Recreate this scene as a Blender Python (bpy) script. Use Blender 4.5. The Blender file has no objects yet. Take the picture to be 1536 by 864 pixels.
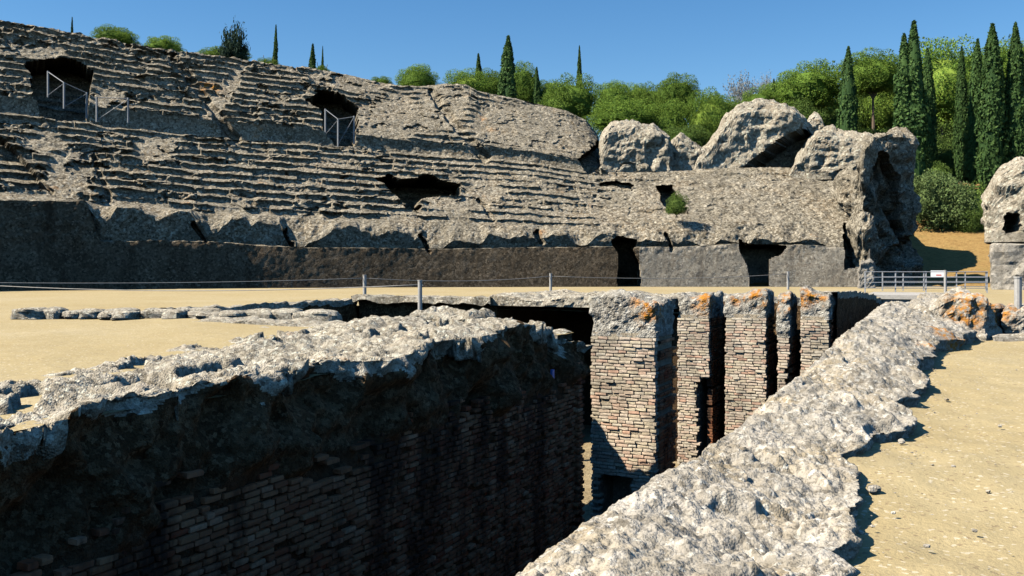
import bpy, math, random
import numpy as np
from mathutils import Vector

random.seed(7); RNG = np.random.default_rng(11)
SC = bpy.context.scene
COL = SC.collection

# ------------------------------------------------------------------ camera, sky, sun, exposure
EYE = 1.6; FPX = 1400.0; YAW = math.radians(25.64)
SN, CS = math.sin(YAW), math.cos(YAW)
cam_d = bpy.data.cameras.new('camera'); cam = bpy.data.objects.new('camera', cam_d); COL.objects.link(cam)
cam.location = (0, 0, EYE); cam.rotation_euler = (math.pi/2, 0, YAW)
cam_d.sensor_width = 36; cam_d.lens = 36*FPX/1536; cam_d.shift_y = -36/1536
cam_d.clip_start = 0.05; cam_d.clip_end = 3000
SC.camera = cam
SUN_EL = math.radians(46); LX, LY = 0.75, 0.66            # horizontal travel of the light
world = bpy.data.worlds.new('World'); SC.world = world; world.use_nodes = True
_n = world.node_tree.nodes
sky = _n.new('ShaderNodeTexSky'); sky.sky_type = 'NISHITA'; sky.sun_disc = False
sky.sun_elevation = SUN_EL; sky.sun_rotation = math.atan2(-LX, -LY)
sky.air_density = 1.0; sky.dust_density = 0.0; sky.ozone_density = 3.0; sky.altitude = 0
_hs = _n.new('ShaderNodeHueSaturation'); _hs.inputs['Saturation'].default_value = 1.28
world.node_tree.links.new(sky.outputs[0], _hs.inputs['Color']); world.node_tree.links.new(_hs.outputs[0], _n['Background'].inputs[0])
_n['Background'].inputs[1].default_value = 0.082
sun_d = bpy.data.lights.new('sun', 'SUN'); sun_d.energy = 5.0; sun_d.angle = math.radians(0.5); sun_d.color = (1.0, 0.925, 0.80)
sun = bpy.data.objects.new('sun', sun_d); COL.objects.link(sun)
_l = Vector((LX*math.cos(SUN_EL), LY*math.cos(SUN_EL), -math.sin(SUN_EL)))
sun.rotation_euler = _l.to_track_quat('-Z', 'Y').to_euler()
VS = SC.view_settings
VS.view_transform = 'Standard'; VS.look = 'None'; VS.gamma = 1; VS.exposure = 0.78; VS.use_curve_mapping = False
SC.cycles.max_bounces = 5; SC.cycles.diffuse_bounces = 0

# ------------------------------------------------------------------ survey helpers (photo measurement -> metres)
def ray(u):
    a = (u-768)/FPX
    return -SN + CS*a, CS + SN*a
def W(u, v, d):
    cx, cy = ray(u); return (cx*d, cy*d, EYE + (396-v)*d/FPX)
def G(u, v, z=0.0):
    return W(u, v, FPX*(EYE-z)/(v-396))
def proj(x, y, z):
    d = np.maximum(-SN*x + CS*y, 0.3); a = CS*x + SN*y
    return 768 + FPX*a/d, 396 - FPX*(z-EYE)/d, d
def tab(pairs):
    xs = [p[0] for p in pairs]; ys = [p[1] for p in pairs]
    return lambda u: np.interp(u, xs, ys)

# ------------------------------------------------------------------ noise
def _h(ix, iy, iz, s):
    n = (ix*374761393 + iy*668265263 + iz*2147483647 + s*144665) & 0xFFFFFFFF
    n = ((n ^ (n >> 13))*1274126177) & 0xFFFFFFFF
    n = ((n ^ (n >> 15))*2246822519) & 0xFFFFFFFF
    n = n ^ (n >> 16)
    return n.astype(np.float64)/4294967295.0
def vnoise(P, s=0):
    f = np.floor(P); i = f.astype(np.int64); t = P-f; t = t*t*t*(t*(t*6-15)+10)
    r = 0
    for a in (0, 1):
        wx = t[..., 0] if a else 1-t[..., 0]
        for b in (0, 1):
            wy = t[..., 1] if b else 1-t[..., 1]
            for c in (0, 1):
                wz = t[..., 2] if c else 1-t[..., 2]
                r = r + wx*wy*wz*_h(i[..., 0]+a, i[..., 1]+b, i[..., 2]+c, s)
    return r*2-1
def fbm(P, size, octv=3, s=0, gain=0.5):
    r = 0; a = 1.0; f = 1.0/size
    for k in range(octv):
        r = r + a*vnoise(P*f + 17.3*k, s+k); a *= gain; f *= 2.03
    return r
def worley(P, size, s=0):
    Q = P/size; f = np.floor(Q).astype(np.int64); best = np.full(Q.shape[:-1], 9.0)
    for a in (-1, 0, 1):
        for b in (-1, 0, 1):
            for c in (-1, 0, 1):
                ix, iy, iz = f[..., 0]+a, f[..., 1]+b, f[..., 2]+c
                d = (ix+_h(ix, iy, iz, s)-Q[..., 0])**2 + (iy+_h(ix, iy, iz, s+1)-Q[..., 1])**2 + (iz+_h(ix, iy, iz, s+2)-Q[..., 2])**2
                best = np.minimum(best, d)
    return np.sqrt(best)
def stones(P, size, s=0):
    w = worley(P, size, s); return np.maximum(np.sqrt(np.clip(.36-w*w, 0, 1))-.32, -.10)          # half-buried round stones
def sstep(a, b, x):
    t = np.clip((x-a)/(b-a), 0, 1); return t*t*(3-2*t)
def inpoly(u, v, poly):
    r = np.zeros(u.shape, bool); n = len(poly)
    for i in range(n):
        x0, y0 = poly[i]; x1, y1 = poly[(i+1) % n]
        c = (y0 > v) != (y1 > v)
        if y1 != y0: r ^= c & (u < (x1-x0)*(v-y0)/(y1-y0)+x0)
    return r
def segdist(u, v, a, b):
    ax, ay = a; bx, by = b; L = (bx-ax)**2+(by-ay)**2
    t = np.clip(((u-ax)*(bx-ax)+(v-ay)*(by-ay))/L, 0, 1)
    return np.hypot(u-ax-t*(bx-ax), v-ay-t*(by-ay))

# ------------------------------------------------------------------ mesh helpers
def mesh_np(name, V, Fc, mats=(), smooth=False, attr=None):
    V = np.asarray(V, np.float32).reshape(-1, 3); Fc = np.asarray(Fc, np.int32); k = Fc.shape[1]
    me = bpy.data.meshes.new(name)
    me.vertices.add(len(V)); me.vertices.foreach_set('co', V.ravel())
    me.loops.add(Fc.size); me.loops.foreach_set('vertex_index', Fc.ravel())
    me.polygons.add(len(Fc)); me.polygons.foreach_set('loop_start', np.arange(0, Fc.size, k, dtype=np.int32))
    me.update(calc_edges=True)
    me.polygons.foreach_set('use_smooth', np.full(len(Fc), smooth))
    for m in mats: me.materials.append(m)
    if attr is not None:
        at = me.attributes.new('lichen', 'FLOAT', 'POINT'); at.data.foreach_set('value', np.asarray(attr, np.float32).ravel())
    return me
def gridf(ny, nx, wrap=False):
    j, i = np.meshgrid(np.arange(ny-1), np.arange(nx if wrap else nx-1), indexing='ij')
    i2 = (i+1) % nx
    return np.stack([j*nx+i, j*nx+i2, (j+1)*nx+i2, (j+1)*nx+i], -1).reshape(-1, 4)
def link(name, me, parent=None, loc=None):
    o = bpy.data.objects.new(name, me); COL.objects.link(o)
    if parent is not None: o.parent = parent
    if loc is not None: o.location = loc
    return o
def tag(o, label=None, cat=None, group=None, kind=None):
    if label: o['label'] = label
    if cat: o['category'] = cat
    if group: o['group'] = group
    if kind: o['kind'] = kind
    return o
def empty(name, loc=(0, 0, 0), **k):
    o = bpy.data.objects.new(name, None); o.location = loc; o.empty_display_size = 0.2; COL.objects.link(o)
    return tag(o, **k)
class MB:
    def __init__(s): s.v = []; s.f = []
    def box(s, lo, hi):
        x0, y0, z0 = lo; x1, y1, z1 = hi; b = len(s.v)
        s.v += [(x0,y0,z0),(x1,y0,z0),(x1,y1,z0),(x0,y1,z0),(x0,y0,z1),(x1,y0,z1),(x1,y1,z1),(x0,y1,z1)]
        s.f += [tuple(b+i for i in q) for q in ((0,3,2,1),(4,5,6,7),(0,1,5,4),(1,2,6,5),(2,3,7,6),(3,0,4,7))]
        return s
    def tube(s, pts, r, n=8, r1=None):
        pts = [Vector(p) for p in pts]; b = len(s.v); m = len(pts)
        for k, p in enumerate(pts):
            t = (pts[min(k+1, m-1)]-pts[max(k-1, 0)]).normalized()
            a = t.cross(Vector((0, 0, 1)))
            if a.length < 1e-3: a = Vector((1, 0, 0))
            a.normalize(); c = t.cross(a); rr = r if r1 is None else r+(r1-r)*k/(m-1)
            for i in range(n):
                g = 2*math.pi*i/n; s.v.append(tuple(p+a*rr*math.cos(g)+c*rr*math.sin(g)))
        for k in range(m-1):
            for i in range(n):
                s.f.append((b+k*n+i, b+k*n+(i+1) % n, b+(k+1)*n+(i+1) % n, b+(k+1)*n+i))
        s.f.append(tuple(b+i for i in reversed(range(n)))); s.f.append(tuple(b+(m-1)*n+i for i in range(n)))
        return s
    def build(s, name, mat, parent=None, smooth=False, loc=None):
        me = bpy.data.meshes.new(name); me.from_pydata(s.v, [], s.f); me.update()
        me.materials.append(mat)
        if smooth:
            for p in me.polygons: p.use_smooth = True
        return link(name, me, parent, loc)

# ------------------------------------------------------------------ materials
def new_mat(name):
    m = bpy.data.materials.new(name); m.use_nodes = True
    nt = m.node_tree; b = nt.nodes['Principled BSDF']; b.inputs['Roughness'].default_value = 0.95
    b.inputs['Specular IOR Level'].default_value = 0.12
    return m, nt, b
def nd(nt, typ, **kw):
    n = nt.nodes.new(typ)
    for k, v in kw.items():
        if k.startswith('i_'): n.inputs[k[2:].replace('_', ' ')].default_value = v
        else: setattr(n, k, v)
    return n
def ramp(nt, src, stops, interp='LINEAR'):
    r = nt.nodes.new('ShaderNodeValToRGB'); r.color_ramp.interpolation = interp
    e = r.color_ramp.elements
    while len(e) < len(stops): e.new(0.5)
    for el, (p, c) in zip(e, stops):
        el.position = p; el.color = (c, c, c, 1) if isinstance(c, (int, float)) else (*c, 1)
    nt.links.new(src, r.inputs[0]); return r.outputs[0]
def mix(nt, fac, a, b, mode='MIX'):
    m = nt.nodes.new('ShaderNodeMix'); m.data_type = 'RGBA'; m.blend_type = mode
    for s, x in ((m.inputs[0], fac), (m.inputs[6], a), (m.inputs[7], b)):
        if isinstance(x, bpy.types.NodeSocket): nt.links.new(x, s)
        elif isinstance(x, (int, float)): s.default_value = x
        else: s.default_value = (*x, 1)
    return m.outputs[2]
def noise(nt, co, scale, detail=4, rough=0.6):
    n = nd(nt, 'ShaderNodeTexNoise'); n.inputs['Scale'].default_value = scale
    n.inputs['Detail'].default_value = detail; n.inputs['Roughness'].default_value = rough
    nt.links.new(co, n.inputs['Vector']); return n.outputs[0]
def voro(nt, co, scale, out='Distance', rand=1.0):
    n = nd(nt, 'ShaderNodeTexVoronoi'); n.inputs['Scale'].default_value = scale; n.inputs['Randomness'].default_value = rand
    nt.links.new(co, n.inputs['Vector']); return n.outputs[out]
def bump(nt, b, h, strength, dist):
    n = nd(nt, 'ShaderNodeBump'); n.inputs['Strength'].default_value = strength; n.inputs['Distance'].default_value = dist
    nt.links.new(h, n.inputs['Height']); nt.links.new(n.outputs[0], b.inputs['Normal'])
def coords(nt): return nt.nodes.new('ShaderNodeTexCoord').outputs['Object']

def rubble(name, unit, dark, mid, light, warm=(0.30, 0.21, 0.12), speck=0.75, bump_d=None, orange=0.0, earth=0.35, patch=0.30, streak=0.0):
    """old concrete full of pebbles; UNIT is the size of one pebble in metres"""
    m, nt, b = new_mat(name); co = coords(nt)
    n1 = noise(nt, co, 0.10/unit, 5, 0.62)
    base = ramp(nt, n1, [(0.30, dark), (0.50, mid), (0.72, light)])
    n2 = noise(nt, co, 0.035/unit, 4, 0.65)
    base = mix(nt, ramp(nt, n2, [(0.48, 0.0), (0.68, earth)]), base, warm)
    wn = nd(nt, 'ShaderNodeTexNoise'); wn.inputs['Scale'].default_value = 1.6/unit; nt.links.new(co, wn.inputs['Vector'])
    wa = nd(nt, 'ShaderNodeVectorMath', operation='MULTIPLY_ADD'); nt.links.new(wn.outputs['Color'], wa.inputs[0]); wa.inputs[1].default_value = (unit*1.1,)*3; nt.links.new(co, wa.inputs[2])
    vc = voro(nt, wa.outputs[0], 1.0/unit, 'Color')
    sp = nd(nt, 'ShaderNodeSeparateColor'); nt.links.new(vc, sp.inputs[0])
    peb = ramp(nt, sp.outputs[0], [(0.0, tuple(c*0.45 for c in dark)), (0.30, mid), (0.7, light), (1.0, tuple(min(c*1.5, 0.8) for c in light))])
    base = mix(nt, ramp(nt, sp.outputs[1], [(1-speck, 0.0), (min(1-speck+0.3, 1), 0.75)]), base, peb)
    vd = voro(nt, co, 2.3/unit)
    fine = noise(nt, co, 2.2/unit, 3, 0.7)
    base = mix(nt, ramp(nt, fine, [(0.58, 0.0), (0.70, 0.75)]), base, tuple(c*0.30 for c in dark))
    base = mix(nt, ramp(nt, noise(nt, co, 0.9/unit, 3, 0.75), [(0.52, 0.0), (0.62, 0.55)]), base, tuple(c*0.45 for c in dark))
    big = noise(nt, co, patch, 5, 0.65)
    base = mix(nt, ramp(nt, big, [(0.40, 0.62), (0.52, 0.0)]), base, mix(nt, 0.5, base, tuple(c*0.55 for c in mid)))
    sv = nd(nt, 'ShaderNodeVectorMath', operation='MULTIPLY'); nt.links.new(co, sv.inputs[0]); sv.inputs[1].default_value = (1, 1, .14)
    base = mix(nt, ramp(nt, noise(nt, sv.outputs[0], 0.12/unit, 4, 0.6), [(0.55, 0.0), (0.70, streak)]), base, tuple(c*0.5 for c in dark))
    # orange lichen, in patches set per point plus a thin natural scatter
    at = nd(nt, 'ShaderNodeAttribute', attribute_name='lichen')
    ln = noise(nt, co, 0.35/unit, 4, 0.7)
    ad = nd(nt, 'ShaderNodeMath', operation='ADD'); nt.links.new(at.outputs['Fac'], ad.inputs[0])
    l0 = ramp(nt, noise(nt, co, 0.05/unit, 3, 0.6), [(0.66, 0.0), (0.75, orange)]); nt.links.new(l0, ad.inputs[1])
    mu = nd(nt, 'ShaderNodeMath', operation='MULTIPLY'); nt.links.new(ad.outputs[0], mu.inputs[0])
    nt.links.new(ramp(nt, ln, [(0.44, 0.0), (0.58, 1.0)]), mu.inputs[1])
    base = mix(nt, mu.outputs[0], base, mix(nt, sp.outputs[2], (0.58, 0.25, 0.03), (0.42, 0.16, 0.03)))
    nt.links.new(base, b.inputs['Base Color'])
    hs = nd(nt, 'ShaderNodeMath', operation='MULTIPLY_ADD'); nt.links.new(vd, hs.inputs[0]); hs.inputs[1].default_value = -0.7
    nt.links.new(fine, hs.inputs[2])
    bump(nt, b, hs.outputs[0], 0.9, bump_d or unit*0.45)
    return m
M = {}
M['cavea'] = rubble('cavea concrete', 0.12, (0.085, 0.070, 0.047), (0.245, 0.208, 0.148), (0.47, 0.415, 0.315), warm=(0.29, 0.195, 0.10), orange=0.6, earth=0.5, speck=0.85)
M['podium'] = rubble('dark podium concrete with shade', 0.12, (0.070, 0.052, 0.032), (0.138, 0.104, 0.066), (0.235, 0.182, 0.122), warm=(0.13, 0.085, 0.05), orange=0.0, earth=0.5, streak=0.7)  # darker stone, its colour deepened further to carry the wall's shade
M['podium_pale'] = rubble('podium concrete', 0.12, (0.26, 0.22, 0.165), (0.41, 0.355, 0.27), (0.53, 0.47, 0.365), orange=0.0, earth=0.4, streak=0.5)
M['shade_dark'] = rubble('shade-darkened concrete', 0.06, (0.040, 0.024, 0.011), (0.085, 0.053, 0.026), (0.19, 0.125, 0.068), warm=(0.12, 0.065, 0.025), orange=0.0, patch=1.1)  # near-black colour stands in for the shade on pit faces
M['block'] = rubble('fallen concrete', 0.14, (0.24, 0.20, 0.14), (0.43, 0.37, 0.275), (0.60, 0.53, 0.41), orange=0.35, earth=0.4)
M['near'] = rubble('rim concrete', 0.04, (0.20, 0.17, 0.125), (0.42, 0.375, 0.30), (0.56, 0.51, 0.43), warm=(0.45, 0.335, 0.17), orange=0.15, speck=0.55, earth=0.65, bump_d=0.010, patch=1.1)
M['near_left'] = rubble('rim concrete weathered', 0.06, (0.17, 0.145, 0.105), (0.41, 0.36, 0.275), (0.58, 0.52, 0.415), warm=(0.46, 0.35, 0.20), orange=0.3, speck=0.8, patch=1.1)
M['cap'] = rubble('pier head concrete', 0.10, (0.18, 0.16, 0.13), (0.36, 0.33, 0.27), (0.50, 0.47, 0.40), orange=0.12, patch=1.1)
M['plaster'] = rubble('gate plaster', 0.12, (0.30, 0.27, 0.22), (0.42, 0.38, 0.31), (0.52, 0.47, 0.39), speck=0.4)
M['mortar_pale'] = rubble('pier mortar', 0.05, (0.32, 0.26, 0.18), (0.46, 0.38, 0.27), (0.56, 0.48, 0.35), warm=(0.42, 0.32, 0.20), speck=0.5, patch=1.1)
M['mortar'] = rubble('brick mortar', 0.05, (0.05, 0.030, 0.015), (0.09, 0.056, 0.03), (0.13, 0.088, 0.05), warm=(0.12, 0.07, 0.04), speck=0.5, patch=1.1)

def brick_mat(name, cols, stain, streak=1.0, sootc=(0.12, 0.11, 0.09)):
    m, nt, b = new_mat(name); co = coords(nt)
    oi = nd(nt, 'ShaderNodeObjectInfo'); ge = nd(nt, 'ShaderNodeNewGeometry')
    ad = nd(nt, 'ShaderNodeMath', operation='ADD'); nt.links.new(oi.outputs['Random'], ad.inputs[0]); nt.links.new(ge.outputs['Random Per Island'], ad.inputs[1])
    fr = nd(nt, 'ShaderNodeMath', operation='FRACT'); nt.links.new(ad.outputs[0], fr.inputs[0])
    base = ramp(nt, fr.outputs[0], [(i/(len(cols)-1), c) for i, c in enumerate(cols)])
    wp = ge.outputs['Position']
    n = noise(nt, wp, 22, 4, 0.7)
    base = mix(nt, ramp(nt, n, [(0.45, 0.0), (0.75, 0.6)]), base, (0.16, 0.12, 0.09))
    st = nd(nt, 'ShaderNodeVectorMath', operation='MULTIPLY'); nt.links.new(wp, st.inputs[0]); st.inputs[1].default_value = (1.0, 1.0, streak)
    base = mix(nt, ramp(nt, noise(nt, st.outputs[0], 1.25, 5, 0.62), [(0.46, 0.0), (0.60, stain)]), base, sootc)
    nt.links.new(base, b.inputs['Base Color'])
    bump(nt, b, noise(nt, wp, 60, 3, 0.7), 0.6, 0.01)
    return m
M['brick'] = brick_mat('pier brick', [(0.70, 0.54, 0.39), (0.76, 0.63, 0.48), (0.66, 0.41, 0.28), (0.74, 0.65, 0.50), (0.66, 0.54, 0.38), (0.70, 0.60, 0.42)], 0.45)
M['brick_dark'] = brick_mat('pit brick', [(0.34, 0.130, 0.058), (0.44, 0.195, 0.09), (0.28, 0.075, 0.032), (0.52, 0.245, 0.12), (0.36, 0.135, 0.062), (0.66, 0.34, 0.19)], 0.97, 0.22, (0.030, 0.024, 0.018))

def sand_mat():
    m, nt, b = new_mat('arena sand'); co = coords(nt)
    n1 = noise(nt, co, 0.22, 5, 0.6); n2 = noise(nt, co, 2.4, 5, 0.65); n3 = noise(nt, co, 26, 4, 0.75)
    base = ramp(nt, n1, [(0.30, (0.39, 0.30, 0.148)), (0.55, (0.43, 0.343, 0.185)), (0.75, (0.465, 0.382, 0.23))])
    base = mix(nt, ramp(nt, n2, [(0.42, 0.0), (0.68, 0.45)]), base, (0.37, 0.287, 0.145))
    base = mix(nt, ramp(nt, n3, [(0.58, 0.0), (0.74, 0.45)]), base, (0.31, 0.225, 0.115))
    vc = voro(nt, co, 38, 'Color'); sp = nd(nt, 'ShaderNodeSeparateColor'); nt.links.new(vc, sp.inputs[0])
    base = mix(nt, ramp(nt, sp.outputs[0], [(0.95, 0.0), (0.96, 0.7)]), base, (0.26, 0.19, 0.11))
    base = mix(nt, ramp(nt, sp.outputs[1], [(0.95, 0.0), (0.96, 0.6)]), base, (0.66, 0.58, 0.43))
    nt.links.new(base, b.inputs['Base Color'])
    hs = nd(nt, 'ShaderNodeMath', operation='MULTIPLY_ADD'); nt.links.new(n2, hs.inputs[0]); hs.inputs[1].default_value = 2.0; nt.links.new(n3, hs.inputs[2])
    bump(nt, b, hs.outputs[0], 0.55, 0.03)
    return m
M['sand'] = sand_mat()
def earth_mat(name, stops, scale=0.2):
    m, nt, b = new_mat(name); co = coords(nt)
    base = ramp(nt, noise(nt, co, scale, 6, 0.7), stops)
    base = mix(nt, ramp(nt, noise(nt, co, scale*9, 5, 0.7), [(0.45, 0.0), (0.7, 0.6)]), base, tuple(c*0.5 for c in stops[0][1]))
    nt.links.new(base, b.inputs['Base Color']); bump(nt, b, noise(nt, co, scale*20, 4, 0.7), 0.8, 0.12)
    return m
M['dry'] = earth_mat('dry grass slope', [(0.30, (0.26, 0.155, 0.055)), (0.5, (0.36, 0.23, 0.085)), (0.7, (0.22, 0.17, 0.06))], 0.35)
M['pitfloor'] = earth_mat('pit floor earth', [(0.3, (0.30, 0.22, 0.12)), (0.5, (0.40, 0.31, 0.18)), (0.7, (0.46, 0.37, 0.23))], 0.6)
def plain(name, col, rough=0.6, metal=0.0, var=0.15):
    m, nt, b = new_mat(name); co = coords(nt)
    nt.links.new(mix(nt, ramp(nt, noise(nt, co, 9, 4, 0.7), [(0.4, 0.0), (0.75, 1.0)]), col, tuple(c*(1-var*2) for c in col)), b.inputs['Base Color'])
    b.inputs['Roughness'].default_value = rough; b.inputs['Metallic'].default_value = metal; b.inputs['Specular IOR Level'].default_value = 0.4
    return m
M['steel'] = plain('galvanised steel', (0.42, 0.43, 0.44), 0.45, 0.3)
M['post'] = plain('weathered grey post', (0.46, 0.44, 0.40), 0.7)
M['dullsteel'] = plain('dull grey steel', (0.24, 0.25, 0.26), 0.6)
M['rope'] = plain('pale rope', (0.46, 0.42, 0.36), 0.9)
M['deck'] = plain('bridge concrete', (0.46, 0.43, 0.38), 0.85)
M['sign'] = plain('white sign', (0.80, 0.80, 0.78), 0.5, var=0.03)
M['signred'] = plain('red print', (0.60, 0.10, 0.07), 0.5, var=0.03)
M['blue'] = plain('blue plastic', (0.05, 0.17, 0.55), 0.5)
M['timber'] = plain('silver wood', (0.42, 0.40, 0.36), 0.85)
M['bark'] = plain('pine bark', (0.20, 0.145, 0.10), 0.95)
def leaf_mat(name, cols, trans=0.25):
    m, nt, b = new_mat(name)
    ge = nd(nt, 'ShaderNodeNewGeometry'); oi = nd(nt, 'ShaderNodeObjectInfo')
    base = ramp(nt, ge.outputs['Random Per Island'], [(i/(len(cols)-1), c) for i, c in enumerate(cols)])
    hs = nd(nt, 'ShaderNodeHueSaturation')
    vr = nd(nt, 'ShaderNodeMapRange'); vr.inputs['To Min'].default_value = 0.8; vr.inputs['To Max'].default_value = 1.2
    nt.links.new(oi.outputs['Random'], vr.inputs[0]); nt.links.new(vr.outputs[0], hs.inputs['Value']); nt.links.new(base, hs.inputs['Color'])
    nt.links.new(hs.outputs[0], b.inputs['Base Color']); b.inputs['Roughness'].default_value = 0.7
    tr = nd(nt, 'ShaderNodeBsdfTranslucent'); nt.links.new(hs.outputs[0], tr.inputs[0])
    ms = nd(nt, 'ShaderNodeMixShader'); ms.inputs[0].default_value = trans
    nt.links.new(b.outputs[0], ms.inputs[1]); nt.links.new(tr.outputs[0], ms.inputs[2])
    nt.links.new(ms.outputs[0], nt.nodes['Material Output'].inputs[0])
    return m
M['cypress'] = leaf_mat('cypress foliage', [(0.040, 0.085, 0.026), (0.065, 0.125, 0.034), (0.095, 0.16, 0.042)])
M['pine'] = leaf_mat('pine foliage', [(0.09, 0.175, 0.027), (0.165, 0.27, 0.04), (0.27, 0.38, 0.058)], 0.35)
M['conifer'] = leaf_mat('conifer foliage', [(0.020, 0.045, 0.028), (0.035, 0.065, 0.040), (0.05, 0.085, 0.05)])
M['oak'] = leaf_mat('broadleaf foliage', [(0.07, 0.12, 0.026), (0.11, 0.18, 0.036), (0.16, 0.23, 0.05)])
M['olive'] = leaf_mat('grey green foliage', [(0.10, 0.155, 0.05), (0.15, 0.215, 0.07), (0.21, 0.28, 0.10)])
M['silver'] = leaf_mat('silvery foliage', [(0.24, 0.26, 0.24), (0.33, 0.35, 0.33), (0.42, 0.43, 0.41)], 0.35)
M['bright'] = leaf_mat('fresh green foliage', [(0.10, 0.17, 0.03), (0.15, 0.23, 0.045), (0.20, 0.29, 0.06)])

LICHEN = []                                     # (x, y, z, radius) of orange lichen patches
def lich(u, v, d, r): LICHEN.append((*W(u, v, d), r))
for a in ((985, 452, 23.8, .6), (965, 468, 23.8, .25), (1062, 450, 30.5, .5), (1108, 445, 29.8, .28), (1138, 442, 29.5, .4), (1172, 443, 29.2, .4), (1182, 450, 29.1, .4),
          (1225, 446, 28.8, .3), (1205, 445, 28.9, .35), (1440, 442, 20.2, .3), (1455, 455, 19.9, .4), (1478, 452, 20.3, .3), (1448, 468, 19.8, .4), (1490, 462, 20.3, .5), (1476, 480, 20.2, .35),
          (1405, 530, 15.6, .3), (1425, 505, 17.6, .4), (198, 570, 9.6, .30), (212, 578, 9.6, .22), (510, 535, 13.2, .18), (520, 545, 13.4, .12), (470, 470, 22, .35), (675, 455, 26.5, .3), (805, 455, 26.5, .3), (12, 655, 8.2, .2)):
    lich(*a)
for a in ((315, 128, 80, .9), (740, 178, 83, .9), (720, 176, 83, .7), (490, 135, 80, .8), (275, 197, 77, .6), (100, 108, 75, 1.2), (1230, 172, 82, .6), (1300, 290, 70, .7), (1340, 203, 74, .6), (1120, 360, 66, .4), (1160, 366, 66, .5), (700, 125, 88, 1.0), (690, 124, 88, .8), (1000, 270, 68, .5)):
    lich(*a)
def lichen_of(V):
    r = np.zeros(len(V))
    lo = V.min(0)-2; hi = V.max(0)+2
    for x, y, z, q in LICHEN:
        if not (lo[0] < x < hi[0] and lo[1] < y < hi[1] and lo[2] < z < hi[2]): continue
        d = np.sqrt(((V-np.array((x, y, z)))**2).sum(1))
        r = np.maximum(r, 1-sstep(q*0.5, q*1.5, d))
    return r

# ------------------------------------------------------------------ terrain, sand, pit floor
def terr(x, y):
    rho = np.sqrt(((x+2)/52)**2 + ((y-20)/49)**2)
    left = sstep(20, -30, x)
    z = -6 + 6.2*sstep(0.98, 1.08, rho) + (13.5*left+9.0*(1-left))*sstep(1.24, 1.95, rho)
    P = np.stack([x, y, x*0], -1)
    return z + 0.5*fbm(P, 14, 3, 5)*sstep(1.2, 1.5, rho) + 3*sstep(2.2, 5, rho)
xs = np.concatenate([np.linspace(-900, -180, 19)[:-1], np.arange(-180, 140, 3.0), np.linspace(140, 900, 20)])
ys = np.concatenate([np.linspace(-700, -60, 17)[:-1], np.arange(-60, 190, 3.0), np.linspace(190, 1200, 22)])
X, Y = np.meshgrid(xs, ys)
tag(link('ground', mesh_np('ground', np.stack([X, Y, terr(X, Y)], -1), gridf(len(ys), len(xs)), [M['dry']], True)), kind='structure')

PITS = [(-8.25, -1.55, -8, 32.6), (-21, -8.25, 20.6, 30.0), (-3.5, -1.55, 32.6, 52.0)]
xs = np.unique(np.concatenate([np.linspace(-78, -26, 27), np.linspace(-26, -21, 11), np.linspace(-21, -8.25, 60), [-3.5], np.linspace(-8.25, -1.55, 5), np.linspace(-1.55, 4, 75), np.linspace(4, 14, 34), np.linspace(14, 45, 20)]).round(4))
ys = np.unique(np.concatenate([np.linspace(-30, -8, 12), np.linspace(-8, 1.5, 20), np.linspace(1.5, 20.6, 210), np.linspace(20.6, 30.0, 36), np.linspace(30.0, 32.6, 12), np.linspace(32.6, 52, 30), np.linspace(52, 84, 22)]).round(4))
X, Y = np.meshgrid(xs, ys); P = np.stack([X, Y, X*0], -1)
Z = 0.035*fbm(P, 1.6, 3, 3)*sstep(60, 10, Y) + 0.02*fbm(P, 0.3, 2, 4)*sstep(30, 8, np.hypot(X, Y)) - 0.02
Fq = gridf(len(ys), len(xs)); cx = X.ravel()[Fq].mean(1); cy = Y.ravel()[Fq].mean(1)
keep = np.ones(len(Fq), bool)
for x0, x1, y0, y1 in PITS: keep &= ~((cx > x0) & (cx < x1) & (cy > y0) & (cy < y1))
tag(link('arena_sand', mesh_np('arena_sand', np.stack([X, Y, Z], -1), Fq[keep], [M['sand']], True)), kind='structure')
xs = np.linspace(-23, -1, 90); ys = np.linspace(-9, 53, 240); X, Y = np.meshgrid(xs, ys)
tag(link('pit_floor', mesh_np('pit_floor', np.stack([X, Y, -5+0.1*fbm(np.stack([X, Y, X*0], -1), 1.5, 3, 9)], -1), gridf(240, 90), [M['pitfloor']], True)), kind='structure')

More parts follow.
